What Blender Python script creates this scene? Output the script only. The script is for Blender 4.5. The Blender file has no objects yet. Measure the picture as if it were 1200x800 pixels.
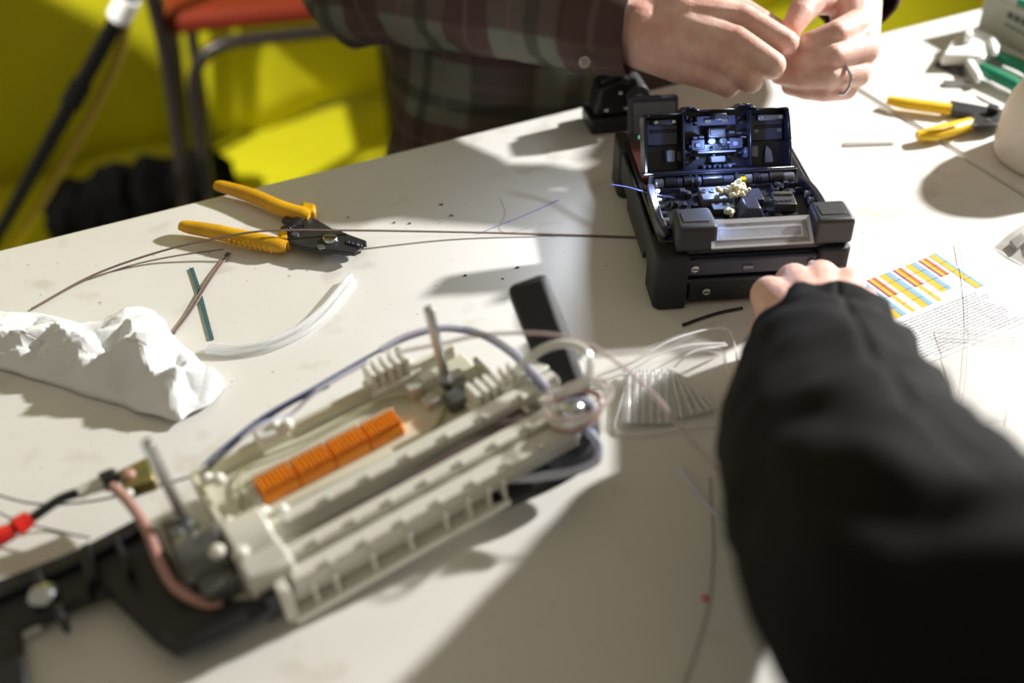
import bpy, bmesh, math, random
from mathutils import Vector, Matrix, Euler, noise
random.seed(7)
S = bpy.context.scene
COL = S.collection
R = math.radians
T = 0.75                      # table top height

# ------------------------------------------------------------------ camera
F, PITCH, CH = 1400.0, R(38.5), 0.585
cd = bpy.data.cameras.new('camera'); cam = bpy.data.objects.new('camera', cd); COL.objects.link(cam)
cam.location = (0, 0, T + CH); cam.rotation_euler = (R(90) - PITCH, 0, 0)
cd.sensor_width = 36; cd.lens = F / 1200 * 36; cd.clip_start = 0.02
cd.dof.use_dof = True; cd.dof.focus_distance = 1.0; cd.dof.aperture_fstop = 2.3
S.camera = cam
# ------------------------------------------------------------------ world, lights, exposure
w = bpy.data.worlds.new('world'); S.world = w; w.use_nodes = True
w.node_tree.nodes['Background'].inputs[0].default_value = (0.33, 0.297, 0.228, 1)
w.node_tree.nodes['Background'].inputs[1].default_value = 0.95
def spot(name, loc, target, power, color, angle, blend, radius):
    d = bpy.data.lights.new(name, 'SPOT'); d.energy = power; d.color = color
    d.spot_size = R(angle); d.spot_blend = blend; d.shadow_soft_size = radius
    o = bpy.data.objects.new(name, d); COL.objects.link(o); o.location = loc
    o.rotation_euler = (Vector(target) - Vector(loc)).to_track_quat('-Z', 'Y').to_euler()
    return o
spot('work_lamp', (1.88, 1.92, T + 1.15), (0.1, 0.75, T), 540, (1.0, 0.985, 0.96), 60, 0.5, 0.05)
spot('hall_lamp', (-2.1, 0.1, 2.9), (-0.60, 2.45, 0.30), 900, (1.0, 0.97, 0.9), 35, 0.45, 0.05)
S.view_settings.view_transform = 'Standard'; S.view_settings.look = 'None'
S.view_settings.exposure = 0.0; S.view_settings.gamma = 1.0; S.view_settings.use_curve_mapping = False

# ------------------------------------------------------------------ helpers
def ray(x, y):
    x = (x - 600) / F; y = -(y - 400) / F
    c, s = math.cos(PITCH), math.sin(PITCH)
    return Vector((x, c + y * s, -s + y * c))
def G(x, y, z=0.0):                     # photo pixel -> point z above the table top
    d = ray(x, y); return Vector((0, 0, T + CH)) + d * ((z - CH) / d.z)
def D(x, y, t):                         # photo pixel -> point at depth t
    return Vector((0, 0, T + CH)) + ray(x, y) * t
def catmull(pts, n=6):
    P = [Vector(p) for p in pts]
    if len(P) < 3: return P
    out = []
    for i in range(len(P) - 1):
        a = P[i - 1] if i else P[0] * 2 - P[1]; b = P[i]; c = P[i + 1]
        d = P[i + 2] if i + 2 < len(P) else P[-1] * 2 - P[-2]
        for k in range(n):
            t = k / n
            out.append(0.5 * ((2 * b) + (c - a) * t + (2 * a - 5 * b + 4 * c - d) * t * t + (3 * b - a - 3 * c + d) * t ** 3))
    out.append(P[-1]); return out
def lerp_list(v, n):                    # resample list of radii to n entries
    if not isinstance(v, (list, tuple)): return [v] * n
    out = []
    for i in range(n):
        f = i / (n - 1) * (len(v) - 1); k = min(int(f), len(v) - 2); t = f - k
        t = t * t * (3 - 2 * t) if False else t
        out.append(v[k] * (1 - t) + v[k + 1] * t)
    return out

class MB:
    def __init__(s): s.v = []; s.f = []; s.uv = None
    def add(s, vs, fs, M=None):
        b = len(s.v)
        for p in vs:
            p = Vector(p); s.v.append(M @ p if M is not None else p)
        s.f += [tuple(i + b for i in f) for f in fs]; return s
    def box(s, x0, x1, y0, y1, z0, z1, M=None):
        vs = [(x, y, z) for x in (x0, x1) for y in (y0, y1) for z in (z0, z1)]
        return s.add(vs, [(0, 1, 3, 2), (4, 6, 7, 5), (0, 4, 5, 1), (2, 3, 7, 6), (0, 2, 6, 4), (1, 5, 7, 3)], M)
    def prism(s, poly, z0, z1, M=None):
        n = len(poly); a = sum(poly[i][0] * poly[(i + 1) % n][1] - poly[(i + 1) % n][0] * poly[i][1] for i in range(n))
        if a < 0: poly = poly[::-1]
        vs = [(p[0], p[1], z0) for p in poly] + [(p[0], p[1], z1) for p in poly]
        fs = [tuple(range(n - 1, -1, -1)), tuple(range(n, 2 * n))] + [(i, (i + 1) % n, n + (i + 1) % n, n + i) for i in range(n)]
        return s.add(vs, fs, M)
    def tube(s, pts, r, n=10, M=None, caps=True, closed=False):
        P = [Vector(p) for p in pts]; m = len(P); rr = lerp_list(r, m)
        prev = None; vs = []; fs = []
        for i, p in enumerate(P):
            t = (P[(i + 1) % m] - P[i - 1]) if closed else (P[min(i + 1, m - 1)] - P[max(i - 1, 0)])
            t.normalize()
            if prev is None:
                a = Vector((0, 0, 1)) if abs(t.z) < .9 else Vector((1, 0, 0)); u = t.cross(a).normalized()
            else: u = (prev - t * prev.dot(t)).normalized()
            prev = u; v = t.cross(u)
            for k in range(n):
                an = 2 * math.pi * k / n; vs.append(p + (u * math.cos(an) + v * math.sin(an)) * rr[i])
        for i in range(m if closed else m - 1):
            for k in range(n):
                a = i * n + k; b = i * n + (k + 1) % n; c = ((i + 1) % m) * n + (k + 1) % n; d = ((i + 1) % m) * n + k
                fs.append((a, b, c, d))
        if caps and not closed:
            fs.append(tuple(range(n - 1, -1, -1))); fs.append(tuple((m - 1) * n + k for k in range(n)))
        return s.add(vs, fs, M)
    def cyl(s, p0, p1, r0, r1=None, n=16, M=None): return s.tube([p0, p1], [r0, r0 if r1 is None else r1], n, M)
    def sweep(s, pts, w, h, up=(0, 0, 1), M=None):     # rectangular section swept along a path
        P = [Vector(p) for p in pts]; m = len(P); ww = lerp_list(w, m); hh = lerp_list(h, m); vs = []; fs = []
        for i, p in enumerate(P):
            t = (P[min(i + 1, m - 1)] - P[max(i - 1, 0)]).normalized()
            u = t.cross(Vector(up)).normalized(); v = u.cross(t).normalized()
            for a, b in ((-1, -1), (1, -1), (1, 1), (-1, 1)): vs.append(p + u * a * ww[i] / 2 + v * b * hh[i] / 2)
        for i in range(m - 1):
            for k in range(4): fs.append((i * 4 + k, i * 4 + (k + 1) % 4, i * 4 + 4 + (k + 1) % 4, i * 4 + 4 + k))
        fs += [(3, 2, 1, 0), tuple((m - 1) * 4 + k for k in range(4))]
        return s.add(vs, fs, M)
    def lathe(s, prof, n=24, M=None):
        vs = []; fs = []
        for r, z in prof:
            for k in range(n): vs.append((r * math.cos(2 * math.pi * k / n), r * math.sin(2 * math.pi * k / n), z))
        for i in range(len(prof) - 1):
            for k in range(n): fs.append((i * n + k, i * n + (k + 1) % n, (i + 1) * n + (k + 1) % n, (i + 1) * n + k))
        fs.append(tuple(range(n - 1, -1, -1))); fs.append(tuple((len(prof) - 1) * n + k for k in range(n)))
        return s.add(vs, fs, M)
    def ball(s, c, r, nu=12, nv=8, M=None):
        rx, ry, rz = r if isinstance(r, (tuple, list)) else (r, r, r); c = Vector(c); vs = [c + Vector((0, 0, -rz))]; fs = []
        for j in range(1, nv):
            ph = -math.pi / 2 + math.pi * j / nv
            for k in range(nu):
                th = 2 * math.pi * k / nu; vs.append(c + Vector((rx * math.cos(ph) * math.cos(th), ry * math.cos(ph) * math.sin(th), rz * math.sin(ph))))
        vs.append(c + Vector((0, 0, rz))); L = len(vs) - 1
        for k in range(nu):
            fs.append((0, 1 + (k + 1) % nu, 1 + k)); fs.append((L, 1 + (nv - 2) * nu + k, 1 + (nv - 2) * nu + (k + 1) % nu))
            for j in range(nv - 2): fs.append((1 + j * nu + k, 1 + j * nu + (k + 1) % nu, 1 + (j + 1) * nu + (k + 1) % nu, 1 + (j + 1) * nu + k))
        return s.add(vs, fs, M)
    def mesh(s, name, smooth=True, ang=40):
        me = bpy.data.meshes.new(name); me.from_pydata([tuple(p) for p in s.v], [], s.f)
        if s.uv:
            uvl = me.uv_layers.new(name='UVMap')
            for lp in me.loops: uvl.data[lp.index].uv = s.uv[lp.vertex_index]
        if smooth:
            me.polygons.foreach_set('use_smooth', [True] * len(me.polygons)); me.set_sharp_from_angle(angle=R(ang))
        me.update(); return me
    def build(s, name, mat, parent=None, bevel=0, seg=2, smooth=True, ang=40, label=None):
        me = s.mesh(name, smooth, ang); me.materials.append(M_(mat))
        o = bpy.data.objects.new(name, me); COL.objects.link(o)
        if parent is not None: o.parent = parent
        if bevel:
            b = o.modifiers.new('bevel', 'BEVEL'); b.width = bevel; b.segments = seg; b.limit_method = 'ANGLE'; b.angle_limit = R(35); b.harden_normals = False
        if label: o['label'] = label
        return o
def thing(name, label, cat, loc=(0, 0, 0), rot=(0, 0, 0), group=None):
    o = bpy.data.objects.new(name, None); COL.objects.link(o); o.location = loc; o.rotation_euler = rot
    o.empty_display_size = 0.02
    return tag(o, label, cat, group)
def tag(o, label, cat, group=None):
    o['label'] = label; o['category'] = cat
    if group: o['group'] = group
    return o
def copy_tree(o, parent=None):
    c = o.copy(); COL.objects.link(c); c.parent = parent
    for ch in list(o.children): copy_tree(ch, c)
    return c

# ------------------------------------------------------------------ materials (all procedural)
MATS = {}
def M_(m): return MATS[m] if isinstance(m, str) else m
def mk(name, col, rough=0.5, metal=0.0, var=0.0, vscale=20, bump=0.0, bscale=60, alpha=1.0, trans=0.0, coat=0.0, sss=0.0, emit=None, estr=0, col2=None, spec=0.5, detail=4):
    m = bpy.data.materials.new(name); m.use_nodes = True; nt = m.node_tree; b = nt.nodes['Principled BSDF']
    b.inputs['Base Color'].default_value = (*col, 1); b.inputs['Roughness'].default_value = rough; b.inputs['Metallic'].default_value = metal
    b.inputs['Alpha'].default_value = alpha; b.inputs['Transmission Weight'].default_value = trans; b.inputs['Coat Weight'].default_value = coat
    b.inputs['Specular IOR Level'].default_value = spec
    if sss: b.inputs['Subsurface Weight'].default_value = sss; b.inputs['Subsurface Radius'].default_value = (0.012, 0.005, 0.003); b.inputs['Subsurface Scale'].default_value = 0.5
    if emit: b.inputs['Emission Color'].default_value = (*emit, 1); b.inputs['Emission Strength'].default_value = estr
    if var or bump:
        tc = nt.nodes.new('ShaderNodeTexCoord')
    if var:
        n = nt.nodes.new('ShaderNodeTexNoise'); n.inputs['Scale'].default_value = vscale; n.inputs['Detail'].default_value = detail
        nt.links.new(tc.outputs['Object'], n.inputs['Vector'])
        r = nt.nodes.new('ShaderNodeValToRGB'); r.color_ramp.elements[0].position = .3; r.color_ramp.elements[1].position = .7
        c2 = col2 or tuple(c * (1 - var) for c in col)
        r.color_ramp.elements[0].color = (*c2, 1); r.color_ramp.elements[1].color = (*col, 1)
        nt.links.new(n.outputs['Fac'], r.inputs['Fac']); nt.links.new(r.outputs['Color'], b.inputs['Base Color'])
    if bump:
        n2 = nt.nodes.new('ShaderNodeTexNoise'); n2.inputs['Scale'].default_value = bscale; n2.inputs['Detail'].default_value = 5
        nt.links.new(tc.outputs['Object'], n2.inputs['Vector'])
        bp = nt.nodes.new('ShaderNodeBump'); bp.inputs['Strength'].default_value = bump; bp.inputs['Distance'].default_value = 0.002
        nt.links.new(n2.outputs['Fac'], bp.inputs['Height']); nt.links.new(bp.outputs['Normal'], b.inputs['Normal'])
    MATS[name] = m; return m
mk('concrete', (.16, .155, .15), .8, var=.35, vscale=6, bump=.3)
mk('wall', (.32, .32, .30), .85, var=.1, vscale=4)
mk('drape', (.64, .60, .0015), .8, var=.12, vscale=5, bump=.15, bscale=300)
mk('grey_metal', (.35, .35, .36), .35, .9, var=.2, vscale=40)
mk('steel', (.62, .64, .66), .25, 1.0, var=.15, vscale=60)
mk('dark_steel', (.055, .055, .06), .38, .55, var=.3, vscale=80, bump=.1, bscale=400)
mk('tube_brown', (.035, .026, .024), .35, .4)
mk('red_vinyl', (.20, .026, .010), .6, var=.15, vscale=60, bump=.2, bscale=500, spec=.15)
mk('black_plastic', (.012, .012, .014), .42, var=.3, vscale=30, bump=.08, bscale=500)
mk('black_rubber', (.013, .013, .016), .62, var=.25, vscale=25, bump=.15, bscale=700)
mk('navy_plastic', (.012, .013, .021), .33, var=.25, vscale=25, bump=.05, bscale=400)
mk('navy_light', (.045, .048, .08), .35, var=.2, vscale=30)
mk('block_grey', (.036, .037, .042), .5, var=.2, vscale=30, bump=.1, bscale=600)
mk('mid_grey', (.22, .23, .27), .35, .35, var=.2, vscale=60)
mk('maroon_reflection', (.06, .018, .016), .3)
mk('clear_cover', (.8, .8, .82), .1, alpha=.2, spec=.8)
mk('cover_line', (.75, .75, .78), .2, alpha=.5)
mk('resin', (.80, .76, .52), .5, var=.2, vscale=150, bump=.5, bscale=400, sss=.2)
mk('yellow_grip', (.70, .38, .004), .45, var=.25, vscale=45, col2=(.55, .27, .006), bump=.12, bscale=300)
mk('yellow_bright', (.86, .55, .006), .4, var=.12, vscale=40, bump=.1, bscale=300)
mk('green_grip', (.005, .20, .10), .4, var=.15, vscale=40)
mk('white_plastic', (.80, .80, .79), .4, var=.05, vscale=30)
mk('jug_plastic', (.78, .75, .66), .45, sss=.3, var=.05, vscale=10)
mk('box_card', (.50, .53, .46), .7, var=.1, vscale=12)
mk('box_green', (.01, .28, .16), .6)
mk('print_dark', (.10, .11, .10), .7)
mk('tissue', (.80, .80, .80), .9, sss=.05, bump=.25, bscale=250)
mk('orange', (1.0, .31, .008), .4, var=.12, vscale=120, sss=.1)
mk('tray_plastic', (.72, .71, .63), .4, var=.08, vscale=30, sss=.1)
mk('tray_floor', (.70, .69, .55), .35, var=.12, vscale=25, sss=.15)
mk('tray_grey', (.58, .57, .51), .45, var=.1, vscale=30)
mk('clip_white', (.82, .81, .74), .4)
mk('slit_brown', (.10, .075, .06), .6, var=.3, vscale=80)
mk('olive_line', (.33, .33, .17), .4)
mk('clamp_grey', (.17, .17, .16), .35, .3, var=.4, vscale=60, col2=(.07, .07, .07))
mk('tube_clear', (.85, .86, .86), .12, alpha=.42, spec=.8)
mk('tube_milk', (.78, .78, .74), .2, alpha=.6, spec=.7)
mk('tube_blue', (.13, .15, .34), .3)
mk('tube_lilac', (.66, .67, .84), .2, alpha=.75, spec=.8)
mk('tube_pink', (.50, .27, .23), .3, alpha=.92)
mk('tube_pale_pink', (.66, .53, .52), .25, alpha=.42)
mk('cable_black', (.012, .012, .012), .45)
mk('red_cap', (.72, .02, .012), .4)
mk('brass', (.45, .33, .12), .35, .7, var=.5, vscale=90, col2=(.16, .20, .08))
mk('ribbon_brown', (.15, .085, .07), .5)
mk('ribbon_tan', (.28, .20, .16), .5)
mk('ribbon_teal', (.05, .22, .24), .5)
mk('ribbon_dark', (.10, .09, .09), .5)
mk('fibre_blue', (.12, .14, .42), .4)
mk('fibre_clear', (.55, .53, .50), .3, alpha=.45)
mk('fibre_grey', (.32, .30, .27), .5)
mk('paper', (.84, .84, .84), .8)
mk('pr_yellow', (.72, .44, .02), .8); mk('pr_blue', (.22, .42, .60), .8); mk('pr_red', (.45, .13, .04), .8)
mk('pr_plum', (.30, .04, .15), .8); mk('pr_pink', (.74, .62, .62), .8); mk('pr_grey', (.34, .35, .38), .8); mk('pr_line', (.55, .56, .58), .8)
mk('bag_film', (.9, .9, .9), .12, alpha=.16, spec=.9)
mk('bag_seam', (.88, .88, .88), .2, alpha=.42, spec=.9)
mk('sleeve_tube', (.86, .86, .85), .2, alpha=.62, spec=.8)
mk('black_cloth', (.0055, .0055, .0063), .8, var=.35, vscale=8, bump=.3, bscale=900, spec=.14)
mk('dark_bag', (.003, .003, .003), .9, bump=.5, bscale=80, spec=.05)
mk('pole_black', (.005, .005, .005), .6, spec=.12)
mk('trouser', (.02, .022, .026), .85, bump=.2, bscale=500)
mk('white_tape', (.8, .8, .8), .5)
mk('straw', (.42, .30, .02), .6)
mk('led', (1, 1, 1), .5, emit=(.75, .85, 1.0), estr=2)
mk('button_shell', (.42, .38, .33), .35, var=.3, vscale=300)
mk('green_led', (.12, .40, .25), .4, emit=(.2, .8, .45), estr=.4)

def skin_mat():
    m = mk('skin', (.62, .36, .27), .48, sss=.22, bump=.22, bscale=420)
    nt = m.node_tree; b = nt.nodes['Principled BSDF']; tc = nt.nodes.new('ShaderNodeTexCoord')
    n = nt.nodes.new('ShaderNodeTexNoise'); n.inputs['Scale'].default_value = 55; n.inputs['Detail'].default_value = 3
    r = nt.nodes.new('ShaderNodeValToRGB'); e = r.color_ramp.elements
    e[0].position = .32; e[0].color = (.68, .36, .29, 1); e[1].position = .66; e[1].color = (.80, .54, .46, 1)
    nt.links.new(tc.outputs['Object'], n.inputs['Vector']); nt.links.new(n.outputs['Fac'], r.inputs['Fac']); nt.links.new(r.outputs['Color'], b.inputs['Base Color'])
skin_mat()

def plaid_mat():
    m = mk('plaid', (.06, .065, .05), .85, spec=.2); nt = m.node_tree; b = nt.nodes['Principled BSDF']; N = nt.nodes.new; K = nt.links.new
    uv = N('ShaderNodeUVMap'); sp = N('ShaderNodeSeparateXYZ'); K(uv.outputs[0], sp.inputs[0])
    def band(src, period, ph, lo, hi):        # 1 inside lo..hi of every period
        a = N('ShaderNodeMath'); a.operation = 'MULTIPLY_ADD'; K(src, a.inputs[0]); a.inputs[1].default_value = 1 / period; a.inputs[2].default_value = ph
        f = N('ShaderNodeMath'); f.operation = 'FRACT'; K(a.outputs[0], f.inputs[0])
        r = N('ShaderNodeValToRGB'); r.color_ramp.interpolation = 'LINEAR'; e = r.color_ramp.elements
        e[0].position = lo - .02; e[0].color = (0, 0, 0, 1); e[1].position = lo + .02; e[1].color = (1, 1, 1, 1)
        q = e.new(hi - .02); q.color = (1, 1, 1, 1); q = e.new(hi + .02); q.color = (0, 0, 0, 1)
        K(f.outputs[0], r.inputs[0]); return r.outputs[0]
    def mix(a, fac, col, amt):
        x = N('ShaderNodeMix'); x.data_type = 'RGBA'; mm = N('ShaderNodeMath'); mm.operation = 'MULTIPLY'; K(fac, mm.inputs[0]); mm.inputs[1].default_value = amt
        K(mm.outputs[0], x.inputs[0]); x.inputs[7].default_value = (*col, 1)
        if isinstance(a, tuple): x.inputs[6].default_value = (*a, 1)
        else: K(a, x.inputs[6])
        return x.outputs[2]
    U, V = sp.outputs[0], sp.outputs[1]
    c = mix((.17, .175, .135), band(U, .13, .1, .08, .48), (.085, .036, .040), .8)
    c = mix(c, band(V, .13, .3, .10, .50), (.07, .036, .036), .7)
    c = mix(c, band(U, .13, .1, .62, .74), (.03, .032, .025), .6)
    c = mix(c, band(V, .13, .3, .66, .76), (.03, .032, .025), .6)
    c = mix(c, band(U, .13, .1, .86, .90), (.22, .13, .12), .35)
    c = mix(c, band(V, .13, .3, .87, .91), (.22, .13, .12), .35)
    c = mix(c, band(U, .13, .1, .27, .30), (.17, .12, .11), .45)
    K(c, b.inputs['Base Color'])
    n2 = N('ShaderNodeTexNoise'); n2.inputs['Scale'].default_value = 900; tc = N('ShaderNodeTexCoord'); K(tc.outputs['Object'], n2.inputs['Vector'])
    bp = N('ShaderNodeBump'); bp.inputs['Strength'].default_value = .25; bp.inputs['Distance'].default_value = .001; K(n2.outputs['Fac'], bp.inputs['Height']); K(bp.outputs['Normal'], b.inputs['Normal'])
plaid_mat()

def table_mat():
    m = mk('table_top', (.72, .70, .66), .42); nt = m.node_tree; b = nt.nodes['Principled BSDF']; N = nt.nodes.new; K = nt.links.new
    tc = N('ShaderNodeTexCoord')
    def ns(scale, det, p0, p1, c0, c1):
        n = N('ShaderNodeTexNoise'); n.inputs['Scale'].default_value = scale; n.inputs['Detail'].default_value = det; K(tc.outputs['Object'], n.inputs['Vector'])
        r = N('ShaderNodeValToRGB'); e = r.color_ramp.elements; e[0].position = p0; e[0].color = (*c0, 1); e[1].position = p1; e[1].color = (*c1, 1)
        K(n.outputs['Fac'], r.inputs[0]); return r.outputs[0]
    def mul(a, c):
        x = N('ShaderNodeMix'); x.data_type = 'RGBA'; x.blend_type = 'MULTIPLY'; x.inputs[0].default_value = 1; K(a, x.inputs[6]); K(c, x.inputs[7]); return x.outputs[2]
    c = ns(5, 5, .3, .7, (.68, .66, .61), (.76, .745, .71))
    c = mul(c, ns(26, 5, .27, .40, (.86, .84, .80), (1, 1, 1)))
    c = mul(c, ns(120, 2, .245, .275, (.62, .58, .52), (1, 1, 1)))
    c = mul(c, ns(330, 1, .18, .20, (.30, .28, .26), (1, 1, 1)))
    K(c, b.inputs['Base Color'])
    n2 = N('ShaderNodeTexNoise'); n2.inputs['Scale'].default_value = 500; K(tc.outputs['Object'], n2.inputs['Vector'])
    bp = N('ShaderNodeBump'); bp.inputs['Strength'].default_value = .06; bp.inputs['Distance'].default_value = .001; K(n2.outputs['Fac'], bp.inputs['Height']); K(bp.outputs['Normal'], b.inputs['Normal'])
table_mat()

# ------------------------------------------------------------------ setting
fl = MB().box(-4, 5, -2.5, 5.5, -.05, 0).build('floor', 'concrete'); fl['kind'] = 'structure'
wb = MB().box(-4, 5, 5.2, 5.3, 0, 3.4).build('wall_back', 'wall'); wb['kind'] = 'structure'

def drape(name, label, p0, ang, length, zt, zb, amp, seed, nu=150, nz=34):
    b = MB(); c, s = math.cos(ang), math.sin(ang)
    for j in range(nz + 1):
        z = zb + (zt - zb) * j / nz
        for i in range(nu + 1):
            u = length * i / nu
            f = amp * (math.sin(u * 9 + seed) * .6 + math.sin(u * 23 + 1.3 * seed + .8 * math.sin(z * 3)) * .3) * (0.45 + .55 * (1 - j / nz))
            f += .02 * noise.noise(Vector((u * 3, z * 4, seed)))
            zz = z + (.012 * math.sin(u * 14 + seed) if j == 0 else 0)
            b.v.append(Vector((p0[0] + c * u - s * f, p0[1] + s * u + c * f, zz)))
    for j in range(nz):
        for i in range(nu):
            a = j * (nu + 1) + i; b.f.append((a, a + 1, a + nu + 2, a + nu + 1))
    o = b.build(name, 'drape'); so = o.modifiers.new('thickness', 'SOLIDIFY'); so.thickness = .003
    return tag(o, label, 'curtain')
TA = R(27.1); tdir = Vector((math.cos(TA), math.sin(TA), 0)); tnor = Vector((-math.sin(TA), math.cos(TA), 0))
q = Vector((-.5, 2.50, 0)) - tdir * 1.3
drape('yellow_drape', 'bright yellow cloth hanging behind the red chair', (q.x, q.y), TA, 2.95, 2.3, .015, .016, 1.0)
q2 = Vector((-.5, 2.46, 0)) + tdir * 1.655
drape('yellow_drape', 'yellow cloth panel hanging behind the green and white box', (q2.x, q2.y), TA, 1.6, 2.3, .015, .02, 4.0, nu=90)

b = MB(); nu, nv = 90, 12                              # the cloth runs out over the floor
q3 = Vector((-.5, 2.55, 0)) - tdir * 1.25
for j in range(nv + 1):
    for i in range(nu + 1):
        p = q3 + tdir * (3.9 * i / nu) - tnor * (.46 * j / nv + (.02 * math.sin(i * .7) if j == nv else 0))
        b.v.append(Vector((p.x, p.y, .004 + .008 * abs(noise.noise(Vector((p.x * 5, p.y * 5, 1)))))))
for j in range(nv):
    for i in range(nu): k = j * (nu + 1) + i; b.f.append((k, k + nu + 1, k + nu + 2, k + 1))
o = b.build('floor_cloth', 'drape'); so = o.modifiers.new('thickness', 'SOLIDIFY'); so.thickness = .003; so.offset = 0
tag(o, 'yellow cloth spread on the floor below the hanging cloth', 'cloth')
fc = thing('shadow_case', 'tall unseen black case, added to shade the yellow cloth', 'case', (-1.17, 1.56, 0), (0, 0, R(-32)))  # out of view; added to cast the dark area on the drape
MB().box(-.42, 0, -.4, 0, .03, 1.21).build('case_body', 'black_plastic', fc, bevel=.09, seg=5)
for x in (-.35, -.07):
    for y in (-.34, -.06): MB().cyl((x, y - .015, .03), (x, y + .015, .03), .03, n=16).build('wheel', 'black_rubber', fc)
MB().box(-.30, -.12, -.412, -.398, .75, .79).build('handle', 'steel', fc, bevel=.004)

# ------------------------------------------------------------------ table
corner = G(935, 62); HL = 0.96; TD = .76
tab = thing('folding_table', 'long white folding table with a seam, covered with tools and fibre parts', 'table', (corner.x, corner.y, 0), (0, 0, TA))
MB().box(-HL, -.0022, -TD, 0, T - .035, T).build('tabletop_half', 'table_top', tab, bevel=.004)
MB().box(.0022, HL, -TD, 0, T - .035, T).build('tabletop_half', 'table_top', tab, bevel=.004)
MB().box(-.05, .05, -TD + .03, -.03, T - .045, T - .0352).build('hinge_rail', 'black_plastic', tab)
for sx in (-1, 1):
    for yy in (-.08, -TD + .08):
        MB().cyl((sx * (HL - .14), yy, 0), (sx * (HL - .14), yy, T - .034), .0135, n=12).build('leg', 'grey_metal', tab)
    MB().cyl((sx * (HL - .14), -.08, .18), (sx * (HL - .14), -TD + .08, .18), .011, n=10).build('cross_bar', 'grey_metal', tab)

# ------------------------------------------------------------------ chairs behind
def make_chair(loc, rz, label):
    t = thing('stacking_chair', label, 'chair', loc, (0, 0, rz), 'red stacking chairs')
    # local: +x is where the sitter faces, y width; rear at x=0
    b = MB(); b.box(.0, .42, .0, .33, .435, .475)
    b.build('seat', 'red_vinyl', t, bevel=.014, seg=3)
    b = MB(); b.box(-.035, -.005, .02, .31, .62, .86); b.build('backrest', 'red_vinyl', t, bevel=.012, seg=3)
    for y in (-.008, .338):
        MB().tube(catmull([(-.035, y, 0), (-.012, y, .3), (-.012, y, .5), (-.05, y, .88)], 6), .0135, 12).build('back_post', 'tube_brown', t)
        MB().tube(catmull([(.02, y, 0), (.024, y, .25), (.03, y, .34), (.05, y, .39), (.09, y, .415), (.16, y, .421), (.30, y, .421), (.37, y, .41), (.40, y, .37), (.415, y, .30), (.43, y, 0)], 5), .0125, 12).build('side_frame', 'tube_brown', t)
    MB().cyl((-.04, -.008, .80), (-.04, .338, .80), .011).build('back_rail', 'tube_brown', t)
    return t
make_chair((-.612, 2.00, 0), R(13), 'red chair with dark tube legs in front of the yellow cloth')

# black bag of gear on the floor
b = MB()
for k in range(16):
    p = G(85 + k * 10.5, 262 - k * 2.3, -T + .04); p.z = .05 + .03 * random.random()
    b.ball(p, (.05 + .02 * random.random(), .07, .05 + .035 * random.random()), 10, 7)
for v in b.v: v += Vector(noise.noise_vector(v * 25)) * .02
for v in b.v: v.z = max(v.z, .002)
tag(b.build('cable_bag', 'dark_bag'), 'lumpy black bag of cables lying on the floor under the yellow cloth', 'bag')

# stand pole, black with white tape
pt = D(172, -40, 1.80); pb = G(-22, 312, -T + .02)
st = thing('stand_leg', 'slanting black stand leg with a band of white tape', 'stand', pb)
d = pt - pb
up2 = d * 1.25
MB().tube([(0, 0, 0), d * .55, up2], [.012, .013, .013], 14).build('pole', 'pole_black', st)
MB().tube([d * .862, d * .918], .0185, 16).build('tape_band', 'white_tape', st)
MB().tube([d * .60, d * .66], .0175, 14).build('clamp_collar', 'pole_black', st)
MB().ball((0, 0, .0), (.022, .022, .02)).build('rubber_foot', 'black_rubber', st)
sd = Vector((.045, 0.02, 0))
MB().tube(catmull([sd * .9 + d * .05, sd * 1.0 + d * .4, sd * .85 + d * .7, sd * .3 + d * .86], 6), .0085, 10).build('ochre_tube', 'straw', st)  # ochre tube running alongside the pole

# ------------------------------------------------------------------ fusion splicer
SPO = Vector((.1925, .786, T))
sp = thing('fusion_splicer', 'black fibre splicing machine with its lid open and a clear heater cover', 'splicing machine', SPO, (0, 0, R(5.6)))
body = MB().prism([(-.073, .004), (.073, .004), (.073, .196), (-.073, .196)], .003, .047).build('body', 'navy_plastic', sp, bevel=.005)
MB().box(-.0735, .0735, .018, .185, .046, .0535).build('top_deck', 'navy_plastic', sp, bevel=.003)
for sx in (-1, 1):                                   # rubber bumpers on the corners
    for y0, y1 in ((-.004, .034), (.168, .204)):
        MB().prism([(sx * .079, y0 + .004), (sx * .074, y0), (sx * .052, y0), (sx * .052, y0 + .01), (sx * .068, y1), (sx * .079, y1)], 0, .0515).build('rubber_bumper', 'black_rubber', sp, bevel=.004, seg=3)
    MB().box(min(sx * .0745, sx * .0775), max(sx * .0745, sx * .0775), .034, .168, .022, .05).build('side_rail', 'black_rubber', sp, bevel=.002)
    MB().box(min(sx * .0735, sx * .076), max(sx * .0735, sx * .076), .06, .14, .008, .018).build('side_vent', 'black_plastic', sp, bevel=.001)
MB().box(-.053, .053, -.001, .006, .030, .0455).build('front_panel', 'navy_light', sp, bevel=.002)
MB().box(-.055, .055, -.004, .004, .0255, .0295).build('front_ledge', 'navy_plastic', sp, bevel=.001)
MB().box(-.050, .050, .000, .006, .004, .024).build('battery_door', 'black_plastic', sp, bevel=.0015)
MB().box(-.008, .0, -.0022, .0, .036, .039).build('logo_plate', 'mid_grey', sp)
for x, z in ((-.0475, .039), (.0475, .039), (-.036, .016)):
    s_ = MB().cyl((x, -.0035, z), (x, .002, z), .0032, n=14).build('screw', 'steel', sp, bevel=.0004)
    MB().box(x - .0024, x + .0024, -.0038, -.003, z - .0005, z + .0005).build('screw_slot', 'black_plastic', s_)
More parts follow.
